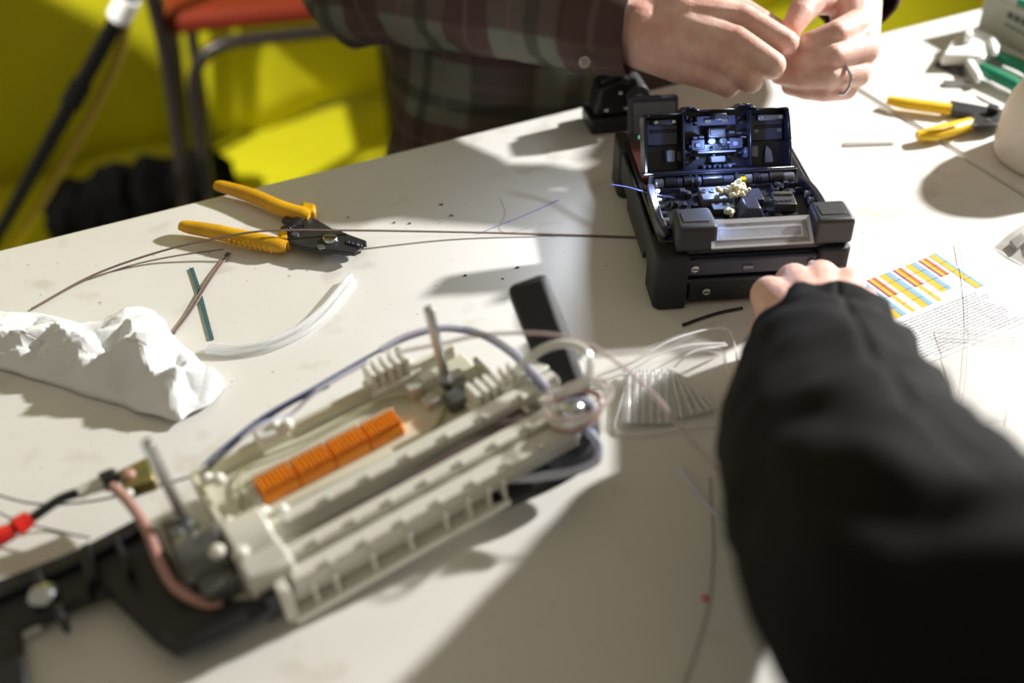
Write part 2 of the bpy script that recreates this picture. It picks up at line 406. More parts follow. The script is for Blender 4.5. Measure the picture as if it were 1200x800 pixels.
# left deck: red chair's reflection put in as a coloured strip; status light
MB().box(-.0700, -.0615, .10, .178, .0536, .0546).build('reflection_strip', 'maroon_reflection', sp)
MB().box(-.068, -.036, .178, .197, .047, .0525).build('button_bar', 'block_grey', sp, bevel=.002)
MB().cyl((-.0565, .188, .052), (-.0565, .188, .0536), .0034, n=16).build('power_button', 'green_led', sp)
# heater: end blocks and clear cover
for x0, x1 in ((-.064, -.031), (.047, .079)):
    bl = MB().prism([(x0, .000), (x1, .000), (x1 - .001, .030), (x0 + .002, .030)], .053, .0765).build('heater_block', 'block_grey', sp, bevel=.0035, seg=3)
    MB().box(x0 + .006, x1 - .006, .008, .022, .0765, .0772).build('heater_cap', 'block_grey', bl, bevel=.0005)
    MB().box(x0 + .003, x1 - .003, .004, .03, .049, .0535).build('block_seat', 'black_plastic', bl)
MB().box(-.046, .058, .002, .032, .050, .0575).build('heater_bed', 'black_plastic', sp, bevel=.001)
MB().box(-.036, .044, .006, .024, .0575, .0595).build('heater_plate', 'mid_grey', sp)
Mc = Matrix.Translation((.004, .006, .0648)) @ Matrix.Rotation(R(33), 4, 'X')
cv = MB().box(-.0405, .0415, -.012, .012, -.0011, .0011, Mc).build('heater_cover', 'clear_cover', sp, bevel=.0006, label='clear sloping plastic heater cover')
e = MB()
for y0, y1 in ((-.012, -.0105), (.0085, .012)): e.box(-.0405, .0415, y0, y1, .0009, .0019, Mc)
for x0, x1 in ((-.0405, -.038), (.039, .0415)): e.box(x0, x1, -.012, .012, .0009, .0019, Mc)
e.build('cover_frame', 'cover_line', cv)
e = MB(); e.box(-.033, .034, -.0055, -.0045, .0011, .0017, Mc); e.box(-.033, .034, .0035, .0045, .0011, .0017, Mc); e.box(-.033, -.032, -.0055, .0045, .0011, .0017, Mc); e.box(.033, .034, -.0055, .0045, .0011, .0017, Mc)
e.build('cover_groove', 'cover_line', cv)
# splicing zone
MB().box(-.066, .066, .030, .092, .0535, .0575).build('work_deck', 'black_plastic', sp, bevel=.001)
vb = MB().box(-.030, -.004, .058, .078, .0575, .0650).build('groove_block', 'mid_grey', sp, bevel=.0008)
for x in (-.0265, -.0195):
    rg = MB().cyl((x, .0705, .0648), (x, .0705, .0662), .0026, n=14).build('block_screw', 'steel', vb)
    MB().cyl((x, .0705, .0661), (x, .0705, .0665), .0014, n=6).build('socket', 'black_plastic', rg)
MB().box(-.024, -.006, .046, .058, .0575, .0625).build('groove_block', 'block_grey', sp, bevel=.0008)
MB().box(.006, .022, .058, .076, .0575, .0625).build('groove_block', 'navy_light', sp, bevel=.0008)
MB().prism([(-.011, 0), (.014, 0), (.008, .013), (-.004, .013)], 0, .018, Matrix.Translation((.004, .052, .0565)) @ Matrix.Rotation(R(90), 4, 'X')).build('fibre_clamp', 'navy_light', sp, bevel=.0015)
cb = MB().box(.024, .042, .046, .066, .0575, .0655, Matrix.Rotation(R(-4), 4, 'Z')).build('clamp_block', 'block_grey', sp, bevel=.001)
MB().box(.025, .041, .060, .0635, .0655, .0672, Matrix.Rotation(R(-4), 4, 'Z')).build('clamp_edge', 'steel', cb)
for i in range(5): MB().cyl((.024 + .0042 * i, .049, .0655), (.024 + .0042 * i, .049, .0675), .0012, n=8).build('pin', 'steel', cb)
def crumbs(name, c, n, r):
    b = MB(); rd = random.Random(int(c[0] * 1e5) % 97)
    for i in range(n):
        p = Vector(c) + Vector((rd.gauss(0, 1) * r[0], rd.gauss(0, 1) * r[1], abs(rd.gauss(0, 1)) * r[2]))
        b.ball(p, .0014 + .0016 * rd.random(), 8, 6)
    return b.build(name, 'resin', sp)
crumbs('resin_crumb', (-.004, .0655, .0655), 46, (.0055, .0032, .0026))
crumbs('resin_crumb', (-.011, .040, .0605), 16, (.0022, .003, .0022))
crumbs('resin_crumb', (.003, .0725, .067), 10, (.002, .0015, .002))
rd = random.Random(3)                                 # fine mechanism, piece by piece
def greeble(n, xr, yr, zb, hr, mats, parent, M=None, sr=(.0016, .006)):
    for i in range(n):
        x = rd.uniform(*xr); y = rd.uniform(*yr); a = rd.uniform(*sr); c = rd.uniform(*sr); h = rd.uniform(*hr)
        MB().box(x - a / 2, x + a / 2, y - c / 2, y + c / 2, zb, zb + h, M).build('mechanism_piece', rd.choice(mats), parent, bevel=.0003, seg=1)
greeble(16, (-.058, -.032), (.036, .082), .0573, (.002, .007), ['black_plastic', 'navy_light', 'navy_plastic', 'block_grey'], sp)
greeble(14, (.026, .06), (.068, .084), .0573, (.002, .007), ['black_plastic', 'navy_light', 'navy_plastic', 'mid_grey'], sp)
greeble(10, (-.03, .03), (.034, .05), .0573, (.001, .004), ['black_plastic', 'navy_light', 'block_grey'], sp)
for sx in (-1, 1):                                    # curved side arms of the wind cover
    cx = -.003
    MB().sweep(catmull([(cx + sx * .064, .020, .054), (cx + sx * .068, .034, .060), (cx + sx * .068, .05, .062), (cx + sx * .067, .070, .061), (cx + sx * .065, .088, .058)], 5), .006, .012).build('side_arm', 'navy_plastic', sp, bevel=.001)
    for k in range(4):
        MB().cyl((cx + sx * .0605, .032 + .010 * k, .0625), (cx + sx * .0655, .032 + .010 * k, .0625), .0032, n=12).build('arm_pin', rd.choice(['mid_grey', 'block_grey']), sp)
# hinge row
xs = [-.064, -.056, -.046, -.040, -.030, -.024, -.006, .004, .013, .020, .026, .034, .046, .056]
for i in range(len(xs) - 1):
    m = ['mid_grey', 'navy_plastic', 'navy_light', 'black_plastic'][i % 4]
    MB().cyl((xs[i] + .0004, .0905, .0625), (xs[i + 1] - .0004, .0905, .0625), .0052 if i % 2 else .0042, n=14).build('hinge_knuckle', m, sp, bevel=.0004, seg=1)
MB().box(-.066, .058, .084, .0862, .0535, .0605).build('hinge_rail', 'navy_light', sp)
MB().box(-.068, .060, .095, .0985, .0535, .0675).build('hinge_rail', 'navy_plastic', sp, bevel=.0006)
for x in (-.0335, -.0285, .0065): MB().box(x, x + .0014, .083, .098, .0535, .067).build('hinge_web', 'navy_light', sp)
MB().box(.0085, .0125, .083, .0875, .060, .067).build('yellow_tab', 'yellow_bright', sp)
# the open lid: frame with u=x, v up the lid, w toward the sitter
ML = Matrix.Translation((-.007, .103, .064)) @ Matrix.Rotation(R(62), 4, 'X') @ Matrix.Scale(.78, 4, (0, 1, 0))
def lidbox(u0, u1, v0, v1, w0, w1, name, mat, par, bev=.0006):
    return MB().box(u0, u1, v0, v1, w0, w1, ML).build(name, mat, par, bevel=bev, seg=1)
LW = .0635; LH = .066
prof = [(-LW, .002), (LW, .002), (LW, .030), (LW - .002, LH - .002), (LW - .004, LH), (.034, LH), (.028, LH + .005), (.021, LH + .006), (.014, LH + .001), (-.016, LH + .001), (-.022, LH + .005), (-.027, LH + .005), (-.033, LH - .001), (-LW + .004, LH - .001), (-LW, LH - .004)]
lid = MB().prism(prof, -.016, -.012, ML).build('lid', 'navy_plastic', sp, bevel=.0012, label='open lid standing up, full of small mechanisms')
n = len(prof)                                        # rim wall around the lid
b = MB()
inn = [(p[0] * .965, .002 + (p[1] - .002) * .955 + .0012) for p in prof]
for i in range(n):
    j = (i + 1) % n; a0, a1, c0, c1 = prof[i], prof[j], inn[i], inn[j]
    vs = [(a0[0], a0[1], -.013), (a1[0], a1[1], -.013), (c1[0], c1[1], -.013), (c0[0], c0[1], -.013)]
    vs += [(x, y, .004) for x, y, z in vs]
    b.add(vs, [(3, 2, 1, 0), (4, 5, 6, 7), (0, 1, 5, 4), (1, 2, 6, 5), (2, 3, 7, 6), (3, 0, 4, 7)], ML)
b.build('lid_rim', 'navy_plastic', lid, bevel=.0005, seg=1)
lidbox(-LW - .0015, LW + .0015, .0, .0022, -.014, .007, 'lid_sill', 'navy_light', lid)
for u in (-.0305, .0275): lidbox(u, u + .002, .004, LH - .001, -.012, .003, 'lid_web', 'navy_plastic', lid)
# left and right bays
for u0, u1 in ((-.060, -.0315), (.0305, .060)):
    lidbox(u0, u1, .030, .060, -.012, -.0075, 'bay_panel', 'navy_light', lid, .0015)
    lidbox(u0 + .004, u1 - .001, .044, .0475, -.0076, -.0065, 'bay_dark_strip', 'black_plastic', lid)  # black strip across each bay panel
mg = []
for u0, u1, m in ((-.0555, -.0335, 'block_grey'), (.036, .0585, 'mid_grey')):
    o = lidbox(u0, u1, .0525, .0590, -.0077, -.0015, 'magnet_bar', m, lid, .001)
    for u in (u0 + .0035, u1 - .0035):
        MB().cyl((u, .0558, -.0016), (u, .0558, -.0008), .0017, n=10, M=ML).build('bar_screw', 'steel', o)
for u in (.036, .056): MB().cyl((u, .0415, -.0078), (u, .0415, -.0068), .0022, n=12, M=ML).build('boss', 'mid_grey', lid)
lidbox(-.0435, -.0355, .012, .026, -.012, -.003, 'clamp_pad', 'mid_grey', lid, .001)
lidbox(-.0345, -.0295, .012, .024, -.012, -.003, 'clamp_pad', 'block_grey', lid, .001)
lidbox(.0235, .0275, .013, .025, -.012, .0, 'clamp_pad', 'navy_light', lid, .001)
lidbox(.0295, .0365, .013, .026, -.012, -.002, 'clamp_pad', 'mid_grey', lid, .001)
MB().prism([(.043, .006), (.052, .006), (.050, .020), (.045, .026)], -.012, -.008, ML).build('bay_wedge', 'mid_grey', lid, bevel=.001)
# central column
lidbox(-.0175, .0165, .050, .0605, -.012, -.001, 'lamp_block', 'navy_light', lid)
lidbox(-.0055, .0045, .0555, .0625, -.010, .015, 'lamp_block', 'block_grey', lid)
for u in (-.008, .0065): lidbox(u - .0028, u + .0028, .0525, .0565, -.001, .0006, 'mirror', 'steel', lid, .0003)
lidbox(-.0085, .0075, .036, .0475, -.012, .002, 'mirror_housing', 'black_plastic', lid, .001)
lidbox(-.0065, .0055, .0395, .0455, .0018, .0028, 'mirror_slot', 'block_grey', lid, .0003)
for u in (-.0055, .0045): MB().cyl((u, .033, -.012), (u, .033, .003), .0042, .0036, n=14, M=ML).build('lens_barrel', 'black_plastic', lid, bevel=.0004, seg=1)
for u0 in (-.0225, .0105):
    o = lidbox(u0, u0 + .0115, .024, .0355, -.012, .001, 'clamp_arm', 'navy_light', lid)
    lidbox(u0 + .003, u0 + .0075, .027, .032, .001, .0024, 'arm_pad', 'mid_grey', o)
lidbox(-.0175, .0155, .0205, .0225, -.012, .003, 'cross_bar', 'mid_grey', lid, .0003)
lidbox(-.006, .0065, .010, .0165, -.012, .002, 'centre_block', 'mid_grey', lid)
for k in range(6): lidbox(-.013 + .0045 * k, -.0105 + .0045 * k, .004, .0075, -.012, .002, 'comb_tooth', rd.choice(['navy_light', 'mid_grey', 'block_grey']), lid, .0003)
for k in range(46):
    u = rd.uniform(-.027, .025); v = rd.uniform(.005, .060); a = rd.uniform(.0015, .005); c = rd.uniform(.0015, .004); h = rd.uniform(-.006, .0012)
    lidbox(u - a / 2, u + a / 2, v - c / 2, v + c / 2, -.012, h, 'mechanism_piece', rd.choice(['navy_light', 'block_grey', 'navy_plastic', 'black_plastic', 'mid_grey']), lid, .0003)
# side-arm lamp: the splicer's own light, then an added lid fill
lp = MB().ball((-.0655, .070, .0680), .0016, 10, 8).build('work_light', 'led', sp)
ld = bpy.data.lights.new('splicer_led', 'SPOT'); ld.energy = .70; ld.color = (.74, .82, 1.0); ld.shadow_soft_size = .002; ld.spot_size = R(150); ld.spot_blend = .3
lo = bpy.data.objects.new('splicer_led', ld); COL.objects.link(lo); lo.parent = sp; lo.location = (-.0625, .070, .0785)
lo.rotation_euler = Vector((-1.0, .12, -.25)).to_track_quat('-Z', 'Y').to_euler()
l2 = bpy.data.lights.new('lid_fill', 'POINT'); l2.energy = .15; l2.color = (.35, .5, 1.0); l2.shadow_soft_size = .003  # added blue fill to brighten the lid interior, no bulb of its own
lo2 = bpy.data.objects.new('lid_fill', l2); COL.objects.link(lo2); lo2.parent = sp; lo2.location = ML @ Vector((.0, .030, .022))
# monitor folded out behind
MM = Matrix.Translation((-.034, .216, .006)) @ Matrix.Rotation(R(-24), 4, 'X')
mo = MB().box(-.026, .022, -.004, .008, .0, .066, MM).build('monitor', 'navy_light', sp, bevel=.003)
MB().box(-.022, .018, -.0048, -.0038, .006, .060, MM).build('monitor_screen', 'mid_grey', mo)
MB().box(-.066, -.034, .198, .212, .006, .02).build('monitor_hinge', 'black_plastic', sp, bevel=.002)

# blocky black tool behind the splicer
ct = thing('fibre_cleaver', 'small black blocky cleaver tool standing behind the splicing machine under the cuff', 'tool', G(724, 146, 0), (0, 0, R(12)))
ct.scale = (1.1, 1.1, 1.1)
MB().box(-.030, .020, -.016, .020, 0, .016).build('base', 'black_plastic', ct, bevel=.003)
MB().prism([(-.026, .016), (.016, .016), (.022, .038), (-.004, .052), (-.022, .044)], -.014, .012, Matrix.Rotation(R(90), 4, 'X')).build('body', 'black_plastic', ct, bevel=.003)
MB().cyl((.012, -.018, .036), (.012, .012, .036), .011, n=20).build('blade_wheel', 'block_grey', ct, bevel=.001)
MB().cyl((.012, -.0195, .036), (.012, -.018, .036), .004, n=14).build('wheel_bolt', 'steel', ct)
MB().sweep([(-.018, 0, .046), (.010, -.004, .062), (.030, -.006, .060)], .016, .008).build('lever', 'black_plastic', ct, bevel=.002)
for x, z in ((-.016, .024), (-.004, .040), (.002, .024)): MB().ball((x, -.0145, z), .0022, 8, 6).build('bolt', 'steel', ct)

# ------------------------------------------------------------------ flat tools
def limb(px, r, z, n=14, flat=.75):                  # rounded bar along pixel path on the table; flattened section
    pts = catmull([G(x, y, z) for x, y in px], 6); b = MB().tube(pts, r, n)
    for v in b.v: v.z = T + z + (v.z - T - z) * flat
    return b
def plate(px, z0, z1): return MB().prism([tuple(G(x, y, z0))[:2] for x, y in px], T + z0, T + z1)
ws = thing('wire_stripper', 'wire stripper with worn yellow handles and black jaws, lying open beside the crossed ribbons', 'stripper', (0, 0, 0))
def off(o, loc):                                      # move an Empty to a thing's base without moving its parts
    for c in o.children: c.location = -Vector(loc)
    o.location = loc
for px, r in (([(253, 217), (262, 219), (295, 229), (330, 244), (355, 251), (364, 253)], [.0052, .0068, .0078, .0082, .0080, .006]),
              ([(212, 264), (222, 266), (255, 272), (295, 281), (325, 287), (336, 288)], [.0052, .0070, .0080, .0084, .0084, .006])):
    limb(px, r, .0085).build('handle', 'yellow_grip', ws)
plate([(355, 246), (372, 250), (371, 260), (352, 258)], .002, .013).build('handle_stop', 'yellow_grip', ws, bevel=.003)
plate([(326, 276), (340, 281), (341, 296), (328, 293)], .002, .013).build('handle_stop', 'yellow_grip', ws, bevel=.003)
plate([(330, 262), (338, 256), (352, 255), (372, 262), (394, 275), (405, 284), (428, 287), (427, 292), (402, 291), (384, 290), (366, 280), (350, 270)], .003, .008).build('jaw', 'dark_steel', ws, bevel=.0012)
plate([(328, 282), (332, 272), (350, 270), (376, 272), (394, 272), (410, 279), (430, 286), (430, 291), (424, 289), (420, 292), (424, 297), (415, 301), (392, 298), (372, 297), (350, 292)], .0084, .0125).build('jaw', 'dark_steel', ws, bevel=.0012)
pv = G(387, 281, .0125); bt = MB().cyl(pv, pv + Vector((0, 0, .0028)), .0068, .006, n=20).build('pivot_screw', 'steel', ws, bevel=.0006)
MB().box(pv.x - .005, pv.x + .005, pv.y - .0007, pv.y + .0007, pv.z + .0027, pv.z + .0032).build('screw_slot', 'black_plastic', bt)
for x, y in ((376, 290), (346, 275)):
    p = G(x, y, .0125); MB().cyl(p, p + Vector((0, 0, .0012)), .0032, n=14).build('rivet', 'grey_metal', ws)
a, c = G(334, 272, .013), G(352, 259, .013); hp = []
for k in range(97):
    t = k / 96; an = t * 2 * math.pi * 8; ax = (c - a); nn = Vector((-ax.y, ax.x, 0)).normalized()
    hp.append(a + ax * t + nn * math.cos(an) * .005 + Vector((0, 0, math.sin(an) * .005)))
MB().tube(hp, .0007, 6).build('spring', 'dark_steel', ws)
for k in range(4):
    p = G(408 + 5 * k, 284 + 1.3 * k, .0125); MB().box(p.x - .0012, p.x + .0012, p.y - .003, p.y + .0025, p.z - .001, p.z + .0015).build('jaw_tooth', 'dark_steel', ws, bevel=.0003, seg=1)
for k in range(9):
    p = G(270 + 6 * k, 281 + 1.2 * k, .0085); MB().box(p.x - .0008, p.x + .0008, p.y - .0035, p.y - .0012, p.z - .003, p.z + .0025).build('grip_ridge', 'yellow_grip', ws, bevel=.0003, seg=1)
off(ws, G(330, 275))

w2 = thing('wire_stripper', 'wire stripper with clean bright yellow handles lying across the table seam by the jug', 'stripper', (0, 0, 0))
limb([(1040, 117), (1060, 121), (1090, 125), (1114, 128)], [.0055, .0075, .0078, .0075], .0085).build('handle', 'yellow_bright', w2)
limb([(1075, 159), (1092, 157), (1115, 151), (1138, 144)], [.0055, .0085, .0088, .007], .0085).build('handle', 'yellow_bright', w2)
limb([(1082, 153), (1100, 151), (1122, 146)], [.001, .0022, .001], .0155, flat=.5).build('grip_inset', 'yellow_grip', w2)
plate([(1112, 122), (1140, 127), (1166, 132), (1190, 138), (1192, 146), (1165, 146), (1140, 140), (1112, 135)], .003, .0085).build('jaw', 'dark_steel', w2, bevel=.0012)
plate([(1132, 140), (1150, 136), (1172, 132), (1190, 132), (1192, 140), (1168, 150), (1142, 153)], .0087, .0132).build('jaw', 'dark_steel', w2, bevel=.0012)
p = G(1163, 132, .0132); MB().cyl(p, p + Vector((0, 0, .007)), .0062, n=18).build('adjust_knob', 'black_plastic', w2, bevel=.001)
for x, y in ((1141, 146), (1158, 141)):
    p = G(x, y, .0132); MB().cyl(p, p + Vector((0, 0, .001)), .0024, n=12).build('rivet', 'steel', w2)
off(w2, G(1120, 140))

gc = thing('green_cutter', 'cutter with green handles and a white plastic head', 'cutter', (0, 0, 0))
limb([(1168, 64), (1185, 72), (1205, 81), (1230, 92)], [.0065, .0085, .0088, .008], .010).build('handle', 'green_grip', gc)
limb([(1150, 79), (1165, 88), (1182, 96), (1205, 108)], [.007, .0095, .0092, .008], .010).build('handle', 'green_grip', gc)
limb([(1175, 78), (1188, 84), (1200, 90)], [.002, .003, .002], .014, flat=.6).build('grip_inset', 'white_plastic', gc)
limb([(1160, 96), (1170, 102), (1182, 107)], [.002, .003, .002], .012, flat=.6).build('grip_inset', 'white_plastic', gc)
plate([(1100, 78), (1112, 60), (1130, 44), (1150, 48), (1168, 58), (1170, 66), (1158, 72), (1150, 82), (1143, 80), (1130, 78)], .004, .018).build('head', 'white_plastic', gc, bevel=.004, seg=3)
plate([(1128, 52), (1131, 36), (1136, 40), (1138, 52)], .018, .030).build('head_fin', 'white_plastic', gc, bevel=.002)
plate([(1128, 78), (1138, 76), (1150, 97), (1144, 101)], .004, .014).build('head_arm', 'white_plastic', gc, bevel=.003)
plate([(1095, 77), (1102, 72), (1128, 82), (1130, 90), (1112, 84)], .001, .0042).build('blade', 'dark_steel', gc, bevel=.0006)
plate([(1158, 50), (1163, 48), (1170, 58), (1168, 68), (1162, 66)], .018, .024).build('latch', 'white_plastic', gc, bevel=.002)
off(gc, G(1150, 80))
gs = plate([(1104, 97), (1138, 98), (1140, 103), (1106, 102)], .0003, .004).build('metal_strip', 'grey_metal', None, bevel=.0006)
tag(gs, 'short grey metal strip lying beside the green-handled cutter', 'strip')

# ------------------------------------------------------------------ jug and box
jp = G(1228, 186); jug = thing('plastic_jug', 'round translucent white plastic jug beside the bright yellow stripper', 'jug', jp)
MB().lathe([(.047, 0), (.0515, .004), (.053, .012), (.053, .040), (.050, .058), (.042, .076), (.031, .087), (.022, .092), (.014, .094)], 40).build('bottle', 'jug_plastic', jug, ang=60)
MB().lathe([(.0125, .0935), (.013, .0945), (.013, .099), (.0115, .100)], 28).build('cap', 'white_plastic', jug)
c0 = G(1143, 34); c1 = G(1200, 64); dv = (c1 - c0).normalized(); ba = math.atan2(dv.y, dv.x)
bx = thing('supply_box', 'pale grey carton with a green top edge at the end of the table', 'box', c0, (0, 0, ba))
MB().box(0, .26, 0, .17, 0, .048).build('carton', 'box_card', bx, bevel=.004)
MB().box(-.002, .262, -.002, .172, .048, .056).build('lid', 'box_green', bx, bevel=.003)
MB().box(-.0025, .05, -.0025, .0, .0475, .0565).build('lid_label', 'box_card', bx)
tx = MB()
for k in range(9):
    x = .040 + k * .0105; tx.box(x, x + .0082, -.0007, 0.0002, .030, .0375)
for k in range(7): tx.box(.04 + k * .009, .0465 + k * .009, -.0007, .0002, .021, .0235)
tx.build('print', 'print_dark', bx)

# ------------------------------------------------------------------ fibres and small bits on the table
def strand(name, px, r, mat, label, cat, z=None, group=None, n=6, flat=None, lift=None):
    z = r if z is None else z
    if isinstance(z, (list, tuple)): P = [G(x, y, zz) for (x, y), zz in zip(px, z)]
    else: P = [G(x, y, z) for x, y in px]
    o = MB().tube(catmull(P, 8), r, n).build(name, mat)
    return tag(o, label, cat, group) if label else o
def ribbon(px, zs, wdt, mats, name, label, n=8):
    P = catmull([G(x, y, z) for (x, y), z in zip(px, zs)], n); t = thing(name, label, 'fibre ribbon', (0, 0, 0)); k = len(mats)
    for i, m in enumerate(mats):
        Q = []
        for j, p in enumerate(P):
            d_ = P[min(j + 1, len(P) - 1)] - P[max(j - 1, 0)]; nn = Vector((-d_.y, d_.x, 0)).normalized()
            Q.append(p + nn * (i - (k - 1) / 2) * wdt / k)
        MB().tube(Q, wdt / k * .52, 6).build('fibre', m, t)
    off(t, P[0] - Vector((0, 0, P[0].z - T))); return t
ribbon([(37, 362), (110, 322), (190, 294), (265, 277), (320, 270), (420, 270), (540, 272), (660, 275), (748, 278)], [.0012, .003, .009, .016, .0195, .0145, .005, .0015, .0012], .0026, ['ribbon_brown', 'ribbon_tan', 'ribbon_dark'], 'fibre_ribbon', 'long brown fibre ribbon running over the worn stripper to the splicing machine')
strand('fibre_strand', [(105, 327), (160, 309), (215, 298), (262, 292)], .0006, 'ribbon_tan', 'thin tan fibre strand lying along the long brown ribbon', 'fibre')
ribbon([(203, 390), (222, 365), (245, 328), (268, 296)], [.0012, .0014, .0022, .0012], .0042, ['ribbon_tan', 'ribbon_dark', 'ribbon_brown', 'ribbon_tan'], 'ribbon_offcut', 'short tan and brown ribbon offcut, upper one of the crossed pair')
ribbon([(224, 314), (232, 338), (240, 368), (248, 398)], [.0008, .0008, .0008, .0008], .0040, ['ribbon_teal', 'ribbon_dark', 'ribbon_teal', 'ribbon_dark'], 'ribbon_offcut', 'short teal and grey ribbon offcut, under one of the crossed pair')
# clear sleeves, a curved bundle
cs = thing('clear_sleeving', 'curved bundle of clear plastic sleeving on the bare table', 'tubing', (0, 0, 0))
for k, (dx, dy, zz) in enumerate(((0, 0, .0026), (3, 4, .0026), (-1, -3, .0060))):
    MB().tube(catmull([G(x + dx * s, y + dy, zz) for (x, y), s in zip([(242, 407), (272, 410), (312, 404), (350, 387), (378, 365), (398, 342), (412, 325)], (0, .5, 1, 1.5, 1.5, 1.2, 1))], 8), .0024, 8).build('sleeve', 'tube_clear', cs)
off(cs, G(300, 405))
o = plate([(988, 168), (1047, 167), (1047, 170), (988, 172)], .0003, .0015).build('metal_strip', 'fibre_grey'); tag(o, 'thin grey strip lying on the bright table beside the seam', 'strip')
strand('black_tie', [(800, 381), (822, 373), (845, 366), (870, 361)], .0014, 'cable_black', 'thin black tie poking out under the front of the splicing machine', 'cable tie')
strand('blue_fibre', [(716, 216), (735, 219), (760, 226), (790, 232)], .0005, 'fibre_blue', 'fine blue fibre trailing across the side of the splicing machine', 'fibre', z=[.054, .056, .061, .066])
strand('hair_fibre', [(560, 274), (590, 262), (620, 250), (655, 234)], .00035, 'fibre_blue', 'hair-thin blue fibre on the table left of the splicing machine', 'fibre')
strand('hair_fibre', [(586, 232), (592, 250), (585, 268), (600, 272), (640, 262), (660, 262)], .00028, 'fibre_clear', 'hair-thin curled clear fibre on the table near the splicing machine', 'fibre')
strand('hair_fibre', [(1123, 282), (1132, 340), (1134, 400), (1128, 470), (1120, 520)], .00025, 'fibre_grey', 'hair-thin grey fibre lying over the colour chart', 'fibre', z=.0032)
strand('hair_fibre', [(832, 560), (836, 640), (832, 700), (820, 750), (803, 800), (795, 830)], .0006, 'fibre_grey', 'fine grey fibre curving over the shaded table beside the black sleeve', 'fibre')
strand('lilac_tube', [(798, 549), (812, 570), (830, 592), (856, 622), (880, 650)], .0016, 'tube_lilac', 'short pale lilac tube end lying beside the black sleeve', 'tubing')
o = MB().ball(G(826, 700, .0016), (.0022, .0018, .0016), 8, 6).build('red_crumb', 'red_cap'); tag(o, 'tiny red plastic crumb on the shaded table', 'crumb')
for k, (x, y) in enumerate(((408, 255), (529, 253), (480, 262), (589, 327), (606, 314), (545, 323), (462, 261), (517, 240))):
    s_ = .0006 + .0006 * ((k * 37) % 10) / 10
    o = MB().prism([(-s_ * 1.6, -s_), (s_ * 1.2, -s_ * .7), (s_ * 1.7, s_ * .8), (-s_ * .6, s_)], 0, .0009, Matrix.Translation(G(x, y, .0002))).build('dirt_fleck', 'ribbon_dark')
    tag(o, 'small dark fleck of dirt on the table between the stripper and the splicing machine', 'fleck', 'dirt flecks on the table')

# ------------------------------------------------------------------ crumpled tissue
def tissue():
    out = [(-30, 372), (40, 371), (95, 384), (125, 380), (150, 364), (180, 366), (205, 402), (265, 455), (245, 475), (215, 498), (165, 486), (120, 470), (60, 452), (-30, 424)]
    c = Vector((95, 428)); b = MB(); NR, NA = 44, 170
    P = [Vector(p) for p in out]; per = []
    for k in range(NA):
        f = k / NA * len(P); i = int(f); t = f - i; per.append(P[i].lerp(P[(i + 1) % len(P)], t))
    spine = lambda p: Vector((min(max(p.x, 0), 210), 405 + .22 * min(max(p.x, 0), 210)))
    for j in range(NR + 1):
        s = j / NR
        for k in range(NA):
            e = per[k]; q = spine(e).lerp(e, s)
            g = G(q.x, q.y)
            u = Vector((g.x * 26, g.y * 26, 3.7))
            tri = lambda t: abs((t % 1.0) * 2 - 1)
            h = 0
            for (ax_, ay_, fq, am, ph) in ((.8, .6, 19, .017, .1), (-.5, .86, 25, .015, .4), (.97, -.2, 38, .009, .7), (.2, -.98, 60, .005, .2)):
                wv = .9 * noise.noise(Vector((g.x * 9 + ph * 7, g.y * 9, ph * 5)))
                h += am * tri((g.x * ax_ + g.y * ay_) * fq + ph + wv)
            h *= .6 + .4 * min(1, max(0, q.x / 190)); env = (1 - s) ** .7
            h = .003 + env * (.002 + h) + .003 * abs(noise.noise(u * 1.3))
            if s > .999: h = .0012 + .009 * max(0, noise.noise(u * .5))
            b.v.append(Vector((g.x + .004 * noise.noise(u * 1.7), g.y + .004 * noise.noise(u * 1.7 + Vector((9, 0, 0))), T + h)))
    for j in range(NR):
        for k in range(NA):
            a = j * NA + k; a2 = j * NA + (k + 1) % NA; b.f.append((a, a2, a2 + NA, a + NA))
    o = b.build('paper_tissue', 'tissue', ang=14); so = o.modifiers.new('thickness', 'SOLIDIFY'); so.thickness = .0006; so.offset = 1
    tag(o, 'crumpled white paper tissue lying on the table', 'tissue')
tissue()

# ------------------------------------------------------------------ splice closure with its tray
CO = G(460, 640, .012); CRot = Euler((0, R(-6), R(33)), 'XYZ'); CMi = CRot.to_matrix().inverted()
clo = thing('splice_closure', 'opened fibre splice closure: grey-white tray on a black bracket, orange splice holder inside', 'splice closure', CO, CRot)
def CL(x, y, z):                                     # photo pixel -> closure coordinates at local height z
    d_ = CMi @ ray(x, y); o_ = CMi @ (Vector((0, 0, T + CH)) - CO); return o_ + d_ * ((z - o_.z) / d_.z)
def cbox(x0, x1, y0, y1, z0, z1, name, mat, par=None, bev=.0008):
    return MB().box(x0, x1, y0, y1, z0, z1).build(name, mat, par or clo, bevel=bev)
def cpl(px, z0, z1, name, mat, bev=.001, par=None):
    return MB().prism([tuple(CL(x, y, z1))[:2] for x, y in px], z0, z1).build(name, mat, par or clo, bevel=bev)
